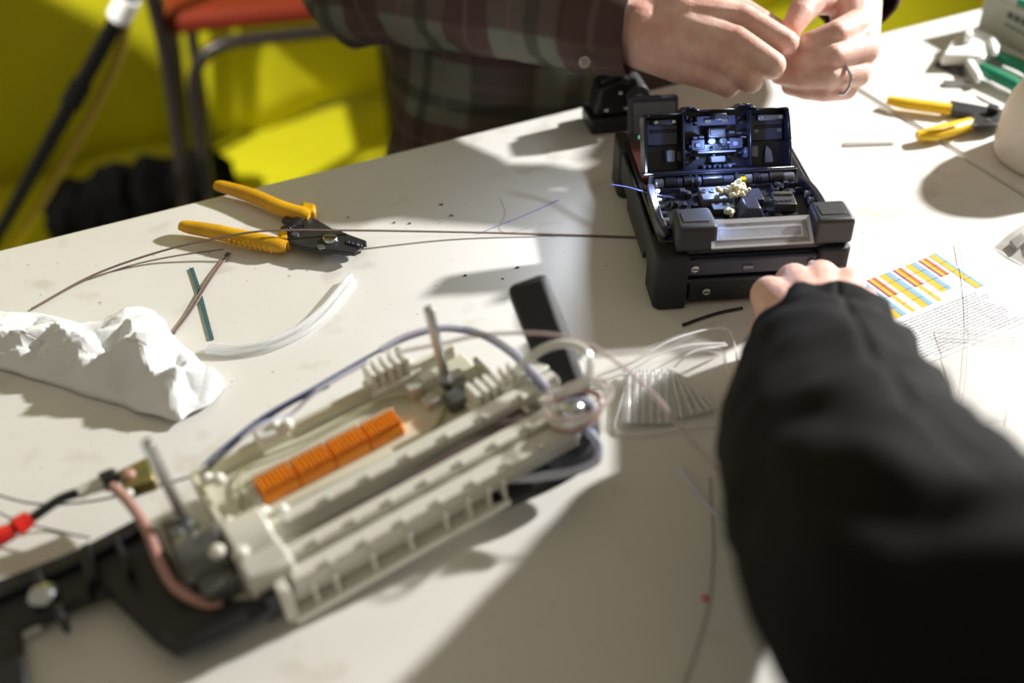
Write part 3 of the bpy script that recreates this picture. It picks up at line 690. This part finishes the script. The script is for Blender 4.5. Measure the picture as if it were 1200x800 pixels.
# tray
tr = cbox(-.084, .118, .016, .104, .018, .026, 'tray_floor', 'tray_floor', bev=.002)
cbox(-.086, .112, .101, .1045, .018, .037, 'tray_wall', 'tray_floor')
cbox(-.088, -.084, .018, .103, .018, .036, 'tray_wall', 'tray_floor')
cbox(.1165, .1200, .016, .085, .018, .034, 'tray_wall', 'tray_floor')
cbox(-.05, .03, .046, .050, .026, .029, 'fibre_guide', 'tray_floor'); cbox(-.06, .05, .080, .083, .026, .030, 'fibre_guide', 'tray_floor')
for cy, w_ in ((.0405, .0), (.090, .0), (.036, .01)):
    MB().tube(catmull([(-.07, .064, .028), (-.055, cy + (cy - .064) * .1, .029), (-.01, cy - w_ * .2, .030), (.05, cy, .030), (.085, .064, .029)], 8), .0009, 6).build('routed_fibre', 'olive_line', clo)
for i in range(4):                                   # orange splice holders
    x0 = -.0560 + i * .0257
    h = cbox(x0, x0 + .0250, .0565, .0735, .026, .0345, 'splice_holder', 'orange', bev=.001)
    for k in range(8): cbox(x0 + .0012 + k * .0030, x0 + .0026 + k * .0030, .057, .073, .0342, .0400, 'holder_ridge', 'orange', h, bev=.0004)
cbox(-.062, -.0565, .058, .072, .026, .034, 'end_stop', 'tray_grey')
# rails along the front, each cut into segments
def rail(x0, x1, nseg, y0, y1, z0, z1, mat):
    r_ = cbox(x0, x1, y0, y1, z0, z1, 'rail', mat, bev=.0012); L_ = (x1 - x0) / nseg
    for i in range(nseg):
        cbox(x0 + (i + .9) * L_ - .0016, x0 + (i + .9) * L_ + .0016, y0 - .0006, y0 + .0035, z1 - .004, z1 + .0022, 'rail_tooth', 'tray_grey', r_, bev=.0004)
rail(-.080, .149, 8, .0235, .0345, .026, .041, 'tray_plastic')
rail(-.068, .137, 8, .0015, .0115, .022, .0365, 'tray_plastic')
rail(-.068, .137, 8, -.0120, .0005, .020, .0300, 'tray_plastic')
MB().prism([(-.066, .012), (.120, .012), (.120, .0235), (-.066, .014)], .016, .0335).build('slit_filler', 'slit_brown', clo)
cbox(-.07, .138, -.011, .030, .012, .022, 'rail_base', 'tray_grey')
# front wall with pockets
cbox(-.074, .079, -.0025, .001, .0, .022, 'front_wall', 'tray_plastic')
cbox(-.075, .080, -.0165, .0, -.002, .0035, 'front_lip', 'clip_white', bev=.0012)
for x in (-.073, -.058, -.044, -.018, .008, .034, .051, .066, .0775): cbox(x - .0012, x + .0012, -.0145, -.002, .003, .0215, 'pocket_rib', 'tray_plastic', bev=.0005)
for x in (-.051, .0585): MB().cyl((x, -.004, .012), (x, -.0018, .012), .0022, n=12).build('pocket_hole', 'slit_brown', clo)
# right end plates
cbox(.112, .150, .036, .052, .024, .042, 'end_block', 'tray_plastic', bev=.002)
cbox(.128, .141, -.010, .030, .016, .034, 'end_block', 'tray_plastic', bev=.002)
for cx, cy, n_ in ((.062, .107, 5), (.108, .046, 6)):   # ridged white clips
    for k in range(n_):
        cbox(cx - .016 + k * .0065, cx - .012 + k * .0065, cy - .008, cy + .007, .030, .0475, 'clip_tooth', 'clip_white', bev=.0008)
    cbox(cx - .018, cx + .022, cy - .009, cy + .008, .026, .032, 'clip_base', 'clip_white', bev=.001)
for x, y in ((.070, .085), (.082, .088), (.074, .070), (.098, .062), (.1, .08), (.088, .060)):
    cbox(x - .006, x + .005, y - .004, y + .004, .026, .026 + .006 + .006 * random.random(), 'tray_lug', random.choice(['clip_white', 'tray_grey', 'tray_plastic']), bev=.001)
cbox(.080, .112, .052, .066, .026, .036, 'stud_block', 'clamp_grey', bev=.002)
# studs
for (x, y), zt in (((.0895, .0735), .101), ((-.104, .062), .112)):
    s_ = MB().cyl((x, y, .026), (x - .003, y + .003, zt), .0034, n=14).build('stud', 'steel', clo, bevel=.0005)
    MB().cyl((x, y, .034), (x, y, .040), .0065, n=6).build('nut', 'steel', s_)
# white clips
for x, y in ((-.080, .088), (-.074, .083), (-.062, .040), (-.052, .034), (-.025, .103), (-.018, .100), (-.083, .045)):
    MB().ball((x, y, .040), (.0045, .004, .005), 10, 8).build('white_clip', 'clip_white', clo)
cbox(-.040, -.018, .097, .108, .032, .042, 'cable_clip', 'clip_white', bev=.002)
# left clamp
cbox(-.092, -.062, -.004, .020, .012, .040, 'clamp_jaw', 'tray_grey', bev=.003)
MB().cyl((-.090, .030, .034), (-.064, .030, .034), .017, n=24).build('clamp_barrel', 'tray_plastic', clo, bevel=.002)
MB().cyl((-.118, .040, .030), (-.090, .036, .032), .018, n=24).build('clamp_barrel', 'clamp_grey', clo, bevel=.002)
cbox(-.116, -.094, .008, .026, .006, .036, 'clamp_jaw', 'clamp_grey', bev=.003)
cbox(-.112, -.092, -.004, .010, .004, .020, 'clamp_jaw', 'tray_grey', bev=.002)
cbox(-.118, -.108, .052, .070, .002, .044, 'clamp_plate', 'clamp_grey', bev=.002)
cbox(-.089, -.076, -.009, -.002, .004, .026, 'clamp_hinge', 'black_plastic', bev=.001)
cbox(-.079, -.072, -.014, -.004, .0, .030, 'clamp_hinge', 'tray_plastic', bev=.001)
for x, y, z in ((-.087, .016, .044), (-.070, .022, .044), (-.098, .024, .046)): MB().ball((x, y, z), (.0055, .005, .004), 10, 8).build('clamp_bolt', 'tray_plastic', clo)
# grey plate behind the clamp
cpl([(140, 645), (215, 590), (250, 630), (245, 690), (195, 690)], .004, .012, 'back_plate', 'tray_grey')
# black bracket on the left
cpl([(-40, 702), (0, 680), (68, 652), (100, 638), (165, 606), (178, 612), (200, 655), (215, 690), (245, 700), (312, 700), (314, 716), (262, 742), (205, 764), (180, 748), (150, 718), (124, 692), (88, 704), (20, 736), (-40, 765)], .0135, .023, 'bracket', 'black_plastic', .003)
cpl([(-40, 690), (0, 678), (68, 652), (100, 638), (165, 604), (172, 616), (100, 655), (0, 698), (-40, 712)], .018, .028, 'bracket_wall', 'black_plastic', .001)
for px in ([(34, 666), (44, 660), (50, 678), (40, 684)], [(92, 640), (104, 634), (110, 668), (100, 690)], [(60, 708), (70, 704), (74, 722), (66, 726)], [(130, 625), (136, 622), (152, 665), (146, 670)]):
    cpl(px, .018, .034, 'bracket_rib', 'black_plastic', .001)
cpl([(-5, 742), (22, 732), (30, 790), (34, 830), (-20, 840), (-30, 760)], .015, .022, 'bracket_leg', 'black_plastic', .002)
p = CL(48, 694, .030); s_ = MB().lathe([(.0085, 0), (.0088, .003), (.006, .006), (.002, .0072)], 20, Matrix.Translation((p.x, p.y, .026))).build('bracket_screw', 'steel', clo)
cpl([(14, 735), (40, 722), (48, 733), (20, 748)], .012, .018, 'bracket_clip', 'tray_grey')
# black arm on the right
MB().sweep([CL(672, 472, .018), CL(662, 452, .028), CL(640, 390, .046), CL(617, 330, .066)], [.028, .028, .029, .030], [.016, .018, .020, .020], up=(-.3, -.5, .8)).build('black_arm', 'black_rubber', clo, bevel=.006, seg=2)
MB().sweep(catmull([CL(668, 470, .016), CL(680, 500, .008), CL(672, 528, .001), CL(640, 552, -.002), CL(600, 574, -.002), CL(565, 590, -.001)], 5), [.024, .026, .028, .026, .020, .018], [.014, .014, .014, .012, .012, .012]).build('black_foot', 'black_rubber', clo, bevel=.003)
# buffer tubes: all follow the closure
def ctube(px, r, mat, name='buffer_tube', n=8):
    return MB().tube(catmull([CL(*p) for p in px], 8), r, n).build(name, mat, clo)
ctube([(232, 552, .035), (262, 524, .040), (310, 487, .044), (365, 456, .046), (410, 430, .046), (446, 410, .048)], .0012, 'tube_blue')
ctube([(236, 556, .034), (280, 515, .042), (335, 476, .043), (385, 452, .042)], .0014, 'cable_black')
ctube([(248, 545, .036), (300, 500, .044), (340, 485, .040), (372, 458, .046), (430, 424, .048)], .0013, 'tube_lilac')
ctube([(446, 410, .050), (478, 393, .052), (520, 384, .052), (560, 390, .05), (598, 410, .048), (625, 436, .045), (642, 455, .042)], .0024, 'tube_lilac')
ctube([(446, 412, .048), (480, 396, .051), (520, 387, .051), (562, 394, .05), (596, 414, .047), (618, 436, .044), (640, 460, .040)], .0011, 'tube_blue')
ctube([(598, 442, .042), (628, 414, .055), (656, 403, .062), (682, 408, .060), (692, 428, .054), (684, 448, .046), (664, 458, .040), (640, 462, .038)], .0032, 'tube_milk')
ctube([(470, 412, .047), (520, 402, .05), (570, 392, .052), (640, 391, .055), (690, 404, .055), (730, 430, .046), (770, 466, .034), (800, 505, .020), (828, 536, .004), (850, 560, -.004)], .0017, 'tube_pale_pink')
for k in range(4):                                   # coiled loops
    pts = []
    cen = CL(672, 482, .034); 
    for i in range(40):
        an = 2 * math.pi * i / 40; rr_ = .0125 + .0022 * k
        pts.append(cen + Vector((rr_ * 1.25 * math.cos(an) + .0015 * k, rr_ * .95 * math.sin(an), .004 * k - .004 + .003 * math.sin(an + k))))
    MB().tube(pts, .0019, 8, closed=True).build('tube_coil', ['tube_lilac', 'tube_pink', 'tube_milk', 'tube_pale_pink'][k], clo)
MB().ball(CL(672, 482, .038), (.009, .007, .007), 14, 10).build('coil_core', 'steel', clo)
ctube([(690, 505, .03), (702, 522, .022), (698, 540, .016), (672, 552, .012), (636, 558, .010), (588, 562, .010)], .0030, 'tube_lilac')
ctube([(688, 503, .028), (699, 522, .020), (695, 539, .014), (670, 550, .010), (634, 556, .008), (590, 559, .008)], .0014, 'tube_blue')
ctube([(132, 570, .045), (152, 590, .048), (172, 620, .046), (186, 655, .040), (206, 688, .032), (238, 706, .024), (275, 711, .018), (312, 702, .014)], .0034, 'tube_pink')
# input cable with red caps and the connector behind the clamp
ctube([(-30, 645, .03), (0, 630, .03), (40, 605, .034), (70, 585, .036), (95, 576, .036)], .0032, 'cable_black', 'input_cable')
ctube([(-30, 642, .034), (0, 628, .034), (16, 621, .034)], [.0062, .0062, .005], 'red_cap', 'red_cap')
ctube([(18, 619, .034), (26, 613, .034), (36, 606, .035)], [.0062, .0062, .005], 'red_cap', 'red_cap')
ctube([(92, 578, .036), (104, 572, .036), (122, 566, .036)], [.004, .0045, .005], 'tray_plastic', 'cable_joint')
ctube([(120, 566, .036), (128, 562, .036), (136, 560, .036)], [.0068, .0068, .0068], 'cable_black', 'cable_ring')
cpl([(134, 552), (172, 534), (181, 560), (146, 572)], .026, .038, 'connector', 'brass', .002)
p = CL(150, 556, .039); MB().ball(p, (.005, .005, .003), 10, 8).build('connector_pin', 'tube_pink', clo)
p = CL(151, 578, .045); MB().ball(p, .003, 10, 8).build('tube_bead', 'clip_white', clo)
ctube([(-20, 575, .026), (40, 590, .022), (100, 588, .016), (160, 576, .022), (232, 556, .034)], .0008, 'ribbon_dark', 'loose_fibre')
ctube([(-20, 590, .022), (20, 610, .018), (80, 625, .015), (105, 630, .014)], .0007, 'ribbon_dark', 'loose_fibre')

# ------------------------------------------------------------------ colour chart sheet
cp = G(1098, 297.5); ch = thing('colour_chart', 'printed sheet with yellow, blue and red colour stripes above rows of grey text', 'paper sheet', cp, (0, 0, R(-60.5)))
# local x runs down the sheet, local -y runs along its stripes' columns
MB().box(0, .106, -.150, 0, .0002, .0008).build('sheet', 'paper', ch)
cols = [('pr_blue', .0035), ('pr_yellow', .0065), ('pr_yellow', .004), ('pr_pink', .005)]
def pquads(name, rects, mat):
    b = MB()
    for x0, x1, y0, y1 in rects: b.box(x0, x1, -y1, -y0, .0008, .00095)
    b.build(name, mat, ch)
grp = {}
def st(mat, x0, x1, y0, y1): grp.setdefault(mat, []).append((x0, x1, y0, y1))
st('pr_blue', .0, .054, .001, .0038); st('pr_yellow', 0, .054, .0040, .0095); st('pr_grey', .0, .054, .0093, .0101)
y = .0115
for g in range(6):
    lens = (.030 if g == 0 else .052)
    seq = [('pr_pink', .0024), ('pr_red', .0033), ('pr_yellow', .0036), ('pr_plum', .0019), ('pr_pink', .003), ('pr_blue', .0044), ('pr_grey', .001), ('pr_yellow', .0062), ('pr_pink', .0016)]
    for i, (m, w_) in enumerate(seq):
        x1 = (.028 if m in ('pr_red', 'pr_plum', 'pr_pink') and i < 5 else .052) if g else (.028 if i < 5 else .044)
        st(m, .0008, x1, y, y + w_)
        if i == 1 and g: st('pr_pink', .029, .052, y, y + w_)
        y += w_ + .0002
    if y > .13: break
for x in (.0, .013, .0265, .040, .0535): st('pr_line', x, x + .0004, .001, .148)
for m, rs in grp.items(): pquads('printed_stripe', rs, m)
rd2 = random.Random(5); rows = []
for i in range(15):
    x = .0575 + i * .0031; y = .006 + .012 * rd2.random()
    end = rd2.choice([.148, .12, .145, .10])
    while y < end:
        L_ = rd2.uniform(.0012, .005); rows.append((x, x + .0013, y, y + L_)); y += L_ + rd2.uniform(.0004, .0012)
pquads('printed_text', rows, 'pr_grey')
ln = [(.0556, .0559, .002, .148), (.1045, .1048, .002, .148)] + [(.056 + k * .0031, .0562 + k * .0031, .002, .148) for k in range(16)] + [(.0556, .1046, y_, y_ + .0003) for y_ in (.002, .03, .06, .09, .12, .148)]
pquads('ruled_line', ln, 'pr_line')

# ------------------------------------------------------------------ clear bags
def film(px, z, bulge, seed, nu=26, nv=22, name='film', mat='bag_film', par=None, wr=.0025):
    a, b_, c, d_ = [G(*p) for p in px]; m = MB()
    for j in range(nv + 1):
        for i in range(nu + 1):
            u, v = i / nu, j / nv; p = a.lerp(b_, u).lerp(d_.lerp(c, u), v)
            e_ = math.sin(math.pi * u) ** .6 * math.sin(math.pi * v) ** .6 if 0 < u < 1 and 0 < v < 1 else 0
            q_ = Vector((p.x * 40, p.y * 40, seed)); dd, _ = noise.voronoi(q_)
            p = p + Vector((0, 0, z + bulge * e_ + wr * e_ * (min(1, dd[1] - dd[0]) + noise.noise(q_ * .7)))); p.x += .002 * noise.noise(q_ * .5); m.v.append(p)
    for j in range(nv):
        for i in range(nu):
            k = j * (nu + 1) + i; m.f.append((k, k + 1, k + nu + 2, k + nu + 1))
    return m.build(name, mat, par, ang=30)
zb = thing('zip_bag', 'empty clear zip bag lying on the colour chart', 'bag', (0, 0, 0))
Zp = [(1098, 384), (1194, 389), (1184, 492), (1128, 500)]
film(Zp, .0015, .004, 2.0, par=zb); film(Zp, .0012, .0, 3.0, par=zb, wr=0)
for a, c, r in (((1098, 385), (1193, 389), .0004), ((1104, 392), (1193, 396), .0005), ((1105, 396), (1192, 400), .0005), ((1193, 389), (1183, 492), .0004), ((1098, 385), (1130, 478), .0004)):
    MB().tube([G(*a, .003), G(*c, .003)], r, 6).build('zip_seam', 'bag_seam', zb)
off(zb, G(1145, 440))
fb = thing('film_bag', 'small clear bag of grey clips at the edge of the bright table', 'bag', (0, 0, 0))
mk('bag_grey', (.45, .45, .43), .2, alpha=.42, spec=.8)
film([(1164, 290), (1205, 258), (1245, 290), (1204, 314)], .001, .012, 8.0, par=fb, mat='bag_grey')
for px in ([(1182, 286), (1196, 276), (1202, 284), (1190, 296)], [(1200, 274), (1216, 272), (1220, 290), (1206, 296)]): plate(px, .002, .006).build('grey_clip', 'fibre_grey', fb, bevel=.001)
off(fb, G(1200, 288))
# bag of splice protectors
pg = thing('protector_bag', 'clear open bag holding splice protector tubes in front of the splicing machine', 'bag', (0, 0, 0))
film([(692, 440), (838, 378), (866, 470), (718, 512)], .002, .018, 5.0, par=pg, wr=.008)
film([(700, 446), (842, 390), (866, 474), (722, 508)], .0006, .0, 6.0, par=pg, wr=0, mat='bag_film')
for P_ in ([(700, 441, .004), (740, 425, .02), (790, 397, .024), (845, 384, .010), (860, 400, .006), (864, 440, .006), (862, 478, .004)],
           [(706, 446, .004), (735, 440, .008), (728, 470, .006), (722, 505, .002), (760, 507, .003), (820, 498, .003), (860, 496, .002)],
           [(740, 434, .022), (770, 416, .026), (808, 404, .024), (850, 402, .010)], [(790, 430, .016), (812, 412, .02), (852, 404, .008)]):
    MB().tube(catmull([G(*p) for p in P_], 6), .0009, 6).build('bag_edge', 'bag_seam', pg)
off(pg, G(780, 450))
tube_m = None
def protector(p0, p1):
    a, c = G(*p0), G(*p1); L_ = (c - a).length
    global tube_m
    if tube_m is None:
        b = MB(); n = 10
        b.tube([(0, 0, 0), (0, 0, .001), (0, 0, .058), (0, 0, .059)], [.0010, .0017, .0017, .0010], n)
        tube_m = b.mesh('splice_protector'); tube_m.materials.append(M_('sleeve_tube'))
    o = bpy.data.objects.new('splice_protector', tube_m); COL.objects.link(o)
    o.location = a; o.rotation_euler = (c - a).to_track_quat('Z', 'Y').to_euler(); o.scale = (1, 1, L_ / .059)
    tag(o, 'clear splice protector tube inside the open bag', 'tube', 'splice protectors in the bag')
for k in range(13): protector((731 + 4.6 * k, 496 - .3 * (k % 3), .0030 + .0028 * (k % 2)), (733 + 4.4 * k, 433 + 2.5 * (k % 2), .0055 + .0028 * (k % 2)))
for k in range(10): protector((792 + 7.0 * k - .2 * k * k, 490 - 1.3 * k, .0032 + .0028 * (k % 2)), (784 + 2.6 * k, 432 + 1.6 * k, .006 + .0028 * (k % 2)))

# ------------------------------------------------------------------ people
def blob_mesh(name, chains, voxel, smooth=6, mat='skin'):
    """chains of (point, radius): tapered capsules fused into one continuous surface"""
    b = MB()
    for chn in chains:
        P = [Vector(p) for p, r in chn]; rr = [r for p, r in chn]
        for i in range(len(P)):
            b.ball(P[i], rr[i], 14, 10)
            if i + 1 < len(P) and (P[i + 1] - P[i]).length > 1e-4: b.tube([P[i], P[i + 1]], [rr[i], rr[i + 1]], 14)
    me = b.mesh('tmp'); o = bpy.data.objects.new('tmp', me); COL.objects.link(o)
    m = o.modifiers.new('r', 'REMESH'); m.mode = 'VOXEL'; m.voxel_size = voxel; m.adaptivity = 0
    s = o.modifiers.new('s', 'SMOOTH'); s.factor = .5; s.iterations = smooth
    dg = bpy.context.evaluated_depsgraph_get(); res = bpy.data.meshes.new_from_object(o.evaluated_get(dg))
    bpy.data.objects.remove(o); res.name = name; res.materials.clear(); res.materials.append(M_(mat))
    res.polygons.foreach_set('use_smooth', [True] * len(res.polygons))
    ob = bpy.data.objects.new(name, res); COL.objects.link(ob); return ob
def loft(name, path, radii, mat, parent, n=40, sub=8, wr=.004, seed=0, ell=1.0, caps=False, foldf=60, hem=0, xdir=None):
    P = catmull(path, sub); rr = lerp_list(radii, len(P)); b = MB(); b.uv = []; prev = None; s = 0
    for i, p in enumerate(P):
        t = (P[min(i + 1, len(P) - 1)] - P[max(i - 1, 0)]).normalized()
        if i: s += (p - P[i - 1]).length
        if prev is None:
            u = Vector(xdir) if xdir else Vector((0, 0, 1)); u = (u - t * u.dot(t)).normalized()
        else: u = (prev - t * prev.dot(t)).normalized()
        prev = u; v = t.cross(u)
        for k in range(n + 1):
            an = 2 * math.pi * k / n; q_ = Vector((math.cos(an) * 1.6, math.sin(an) * 1.6, s * foldf * .35)) + Vector((seed, 0, 0))
            w1 = noise.noise(q_ + Vector((0, 0, .9 * math.sin(an * 2 + seed)))); w2 = noise.noise(q_ * 2.1 + Vector((3, 3, 3)))
            r = rr[i] + wr * (1.2 * w1 + .6 * w2)
            b.v.append(p + u * math.cos(an) * r + v * math.sin(an) * r * ell); b.uv.append((s, an / (2 * math.pi) * 2 * math.pi * .05 if rr[i] < .09 else an * .13))
    m = len(P)
    for i in range(m - 1):
        for k in range(n):
            a = i * (n + 1) + k; b.f.append((a, a + 1, a + n + 2, a + n + 1))
    if caps: b.f.append(tuple((m - 1) * (n + 1) + k for k in range(n)))
    o = b.build(name, mat, parent, ang=80)
    so = o.modifiers.new('thickness', 'SOLIDIFY'); so.thickness = .0022; so.offset = -1
    return o

# --- person in the plaid shirt, working with both hands behind the splicer
fr = 1.0
KM = 1.05
def DM(x, y, t): return D(x, y, t * KM)
def ch(*a): return [(DM(x, y, t), r * KM) for x, y, t, r in a]
RW = (752, 38, 1.065)
right = [
 ch((725, 36, 1.075, .029), (752, 38, 1.065, .029)),
 ch((750, 30, 1.07, .025), (800, 18, 1.055, .022), (868, 20, 1.045, .0130)),
 ch((752, 38, 1.065, .027), (805, 36, 1.052, .022), (862, 46, 1.038, .0130)),
 ch((752, 44, 1.065, .026), (800, 56, 1.052, .021), (848, 72, 1.040, .0122)),
 ch((752, 50, 1.068, .024), (795, 72, 1.056, .019), (830, 91, 1.048, .0112)),
 ch((868, 20, 1.045, .0130), (921, 50, 1.035, .0112), (924, 58, 1.055, .0100), (918, 46, 1.075, .0090)),
 ch((862, 46, 1.038, .0130), (906, 76, 1.026, .0113), (904, 80, 1.050, .0100), (888, 72, 1.066, .0092)),
 ch((848, 72, 1.040, .0122), (880, 95, 1.030, .0106), (880, 96, 1.052, .0094), (866, 88, 1.066, .0086)),
 ch((830, 91, 1.048, .0112), (854, 102, 1.042, .0096), (854, 102, 1.060, .0086), (842, 95, 1.070, .0080)),
 ch((770, 20, 1.08, .022), (815, 4, 1.085, .0165), (868, 12, 1.088, .0120), (905, 32, 1.078, .0100), (919, 40, 1.074, .0088)),
]
left = [
 ch((1005, -40, 1.16, .027), (1000, -15, 1.125, .026)),
 ch((1000, -12, 1.12, .025), (1006, 28, 1.065, .0135)),
 ch((1003, -8, 1.12, .025), (1013, 58, 1.055, .0135)),
 ch((1003, -4, 1.12, .024), (1004, 86, 1.055, .0126)),
 ch((1000, 0, 1.12, .022), (990, 102, 1.062, .0118)),
 ch((1006, 28, 1.065, .0135), (980, 40, 1.040, .0120), (952, 50, 1.042, .0106), (934, 55, 1.050, .0088)),
 ch((1013, 58, 1.055, .0135), (976, 66, 1.036, .0120), (946, 73, 1.042, .0104), (924, 76, 1.052, .0090)),
 ch((1004, 86, 1.055, .0126), (972, 90, 1.040, .0112), (940, 91, 1.046, .0098), (914, 88, 1.056, .0086)),
 ch((990, 102, 1.062, .0118), (966, 106, 1.050, .0100), (946, 105, 1.054, .0090), (926, 101, 1.062, .0080)),
 ch((985, -8, 1.11, .020), (952, -2, 1.08, .0150), (938, 16, 1.066, .0118), (927, 34, 1.060, .0094)),
]
# bare arms and torso under the cloth keep the figure in one piece
elR = DM(425, -22, 1.24); elL = DM(950, -200, 1.40)
tc0 = Vector((.07, 1.36, 0)); shR = tc0 + Vector((-.17, -.06, 1.28)); shL = tc0 + Vector((.17, .10, 1.28))
arms = [
 [(DM(735, 36, 1.072), .028), (elR, .036), (shR, .048), (tc0 + Vector((0, 0, 1.30)), .06), (shL, .048), (elL, .036), (DM(1005, -30, 1.15), .027)],
 [(tc0 + Vector((0, 0, 1.30)), .07), (tc0 + Vector((0, 0, .95)), .08), (tc0 + Vector((0, 0, .6)), .08)],
 [(tc0 + Vector((0, 0, 1.30)), .05), (tc0 + Vector((.02, -.02, 1.40)), .05)],
]
man = blob_mesh('person', right + left + arms, .0018, 3)
tag(man, 'person in a dark plaid shirt pinching a fibre between both hands, ring on one finger', 'person')
# ring
rc = DM(984, 92.5, 1.0435); ax = (DM(972, 90, 1.040) - DM(1004, 86, 1.055)).normalized()
qm = ax.to_track_quat('Z', 'Y').to_matrix().to_4x4(); b = MB()
b.tube([Matrix.Translation(rc) @ qm @ Vector((.0138 * math.cos(2 * math.pi * i / 36), .0138 * math.sin(2 * math.pi * i / 36), 0)) for i in range(36)], .0016, 8, closed=True)
b.build('finger_ring', 'steel', man, label='plain silver ring')
# fibre held between the fingers
strand('held_fibre', [(880, 70), (918, 47), (932, 40), (960, 22)], .0004, 'fibre_clear', 'hair-thin clear fibre held between the fingertips', 'fibre', z=.092)
# shirt
loft('sleeve', [DM(738, 32, 1.07), DM(690, 24, 1.085), DM(620, 12, 1.12), DM(540, 0, 1.16), DM(470, -12, 1.20), elR + Vector((-.01, 0, -.005))], [.043, .047, .050, .054, .058, .064], 'plaid', man, wr=.0045, seed=1.3)
loft('upper_sleeve', [elR + Vector((.03, -.01, -.02)), elR + Vector((-.015, .01, .02)), elR.lerp(shR, .5) + Vector((-.01, 0, 0)), shR + Vector((0, 0, .02))], [.058, .064, .072, .085], 'plaid', man, wr=.005, seed=2.2)
loft('sleeve', [DM(1003, -10, 1.12), DM(1008, -30, 1.16), DM(998, -75, 1.23), DM(975, -140, 1.32), elL], [.042, .045, .050, .055, .062], 'plaid', man, wr=.004, seed=5.1)
loft('upper_sleeve', [elL + Vector((-.02, 0, -.02)), elL + Vector((.01, .01, .02)), elL.lerp(shL, .5), shL + Vector((0, 0, .02))], [.058, .064, .072, .085], 'plaid', man, wr=.005, seed=6.2)
cdir = Vector((math.cos(TA), math.sin(TA), 0))
loft('shirt_body', [tc0 + Vector((-.03, -.03, .50)), tc0 + Vector((-.01, -.03, .62)), tc0 + Vector((0, -.02, .8)), tc0 + Vector((0, -.01, 1.0)), tc0 + Vector((0, 0, 1.2)), tc0 + Vector((0, 0, 1.32)), tc0 + Vector((0, 0, 1.37))], [.235, .225, .21, .215, .225, .16, .07], 'plaid', man, n=64, wr=.010, seed=3.3, ell=.60, foldf=22, xdir=cdir)
loft('trousers', [tc0 + Vector((-.01, .02, .0)), tc0 + Vector((-.01, .01, .3)), tc0 + Vector((-.01, .0, .62))], [.15, .17, .185], 'trouser', man, n=40, wr=.008, seed=4.4, ell=.6, xdir=cdir)
# cuff band with its button
cf = loft('cuff', [DM(743, 32, 1.068), DM(725, 30, 1.072), DM(702, 26, 1.079), DM(688, 24, 1.085)], [.0445, .0470, .0482, .0485], 'plaid', man, wr=.0018, seed=8.8, foldf=30)
bpos = DM(685, 73, 1.048); 
bq = (Vector((0, 0, T + CH)) - bpos).normalized().to_track_quat('Z', 'Y').to_matrix().to_4x4()
bt = MB().lathe([(.0052, 0), (.0056, .0008), (.0056, .0016), (.0047, .0020), (.0042, .0014)], 20, Matrix.Translation(bpos) @ bq).build('cuff_button', 'button_shell', man, label='grey shirt button')
for dx, dy in ((-1, -1), (1, -1), (-1, 1), (1, 1)):
    MB().cyl((dx * .0013, dy * .0013, .0012), (dx * .0013, dy * .0013, .0017), .0006, n=8, M=Matrix.Translation(bpos) @ bq).build('button_hole', 'black_plastic', bt)

def ch(*a): return [(D(x, y, t), r) for x, y, t, r in a]
# --- person in black, one arm reaching to the splicer
hand = [
 ch((970, 450, .775, .029), (966, 405, .835, .029)),
 ch((955, 395, .842, .025), (902, 346, .890, .0150)),
 ch((962, 390, .845, .026), (930, 331, .902, .0150)),
 ch((966, 390, .845, .026), (962, 326, .906, .0145)),
 ch((972, 394, .842, .025), (993, 334, .902, .0138)),
 ch((902, 346, .890, .0150), (902, 366, .905, .0112), (908, 386, .912, .0098), (914, 398, .910, .0086)),
 ch((930, 331, .902, .0150), (930, 358, .915, .0114), (934, 384, .922, .0100), (938, 399, .918, .0088)),
 ch((962, 326, .906, .0145), (962, 354, .920, .0112), (962, 380, .926, .0098), (962, 396, .922, .0086)),
 ch((993, 334, .902, .0138), (992, 360, .915, .0102), (990, 380, .920, .0090), (988, 392, .918, .0080)),
 ch((950, 400, .838, .022), (908, 385, .862, .0160), (896, 388, .880, .0120), (894, 400, .890, .0098)),
 ch((985, 380, .855, .020), (1014, 356, .880, .0120), (1020, 372, .895, .0098), (1018, 388, .905, .0085)),
 [(D(970, 440, .79), .030), (D(990, 530, .66), .040), (D(1080, 690, .50), .046), (D(1300, 800, .44), .05)],
]
p2 = blob_mesh('person', hand, .0019, 5)
tag(p2, 'person in a black sleeve reaching one arm to the front of the splicing machine', 'person')
loft('black_sleeve', [D(967, 404, .832), D(967, 412, .822), D(969, 440, .79), D(980, 500, .70), D(1010, 590, .60), D(1072, 688, .51), D(1160, 765, .46), D(1310, 800, .43), D(1500, 825, .44), D(1700, 840, .46)],
     [.0490, .0510, .0560, .0655, .0690, .0700, .0720, .077, .082, .088], 'black_cloth', p2, n=56, sub=10, wr=.0062, seed=11.0, foldf=45, caps=True)
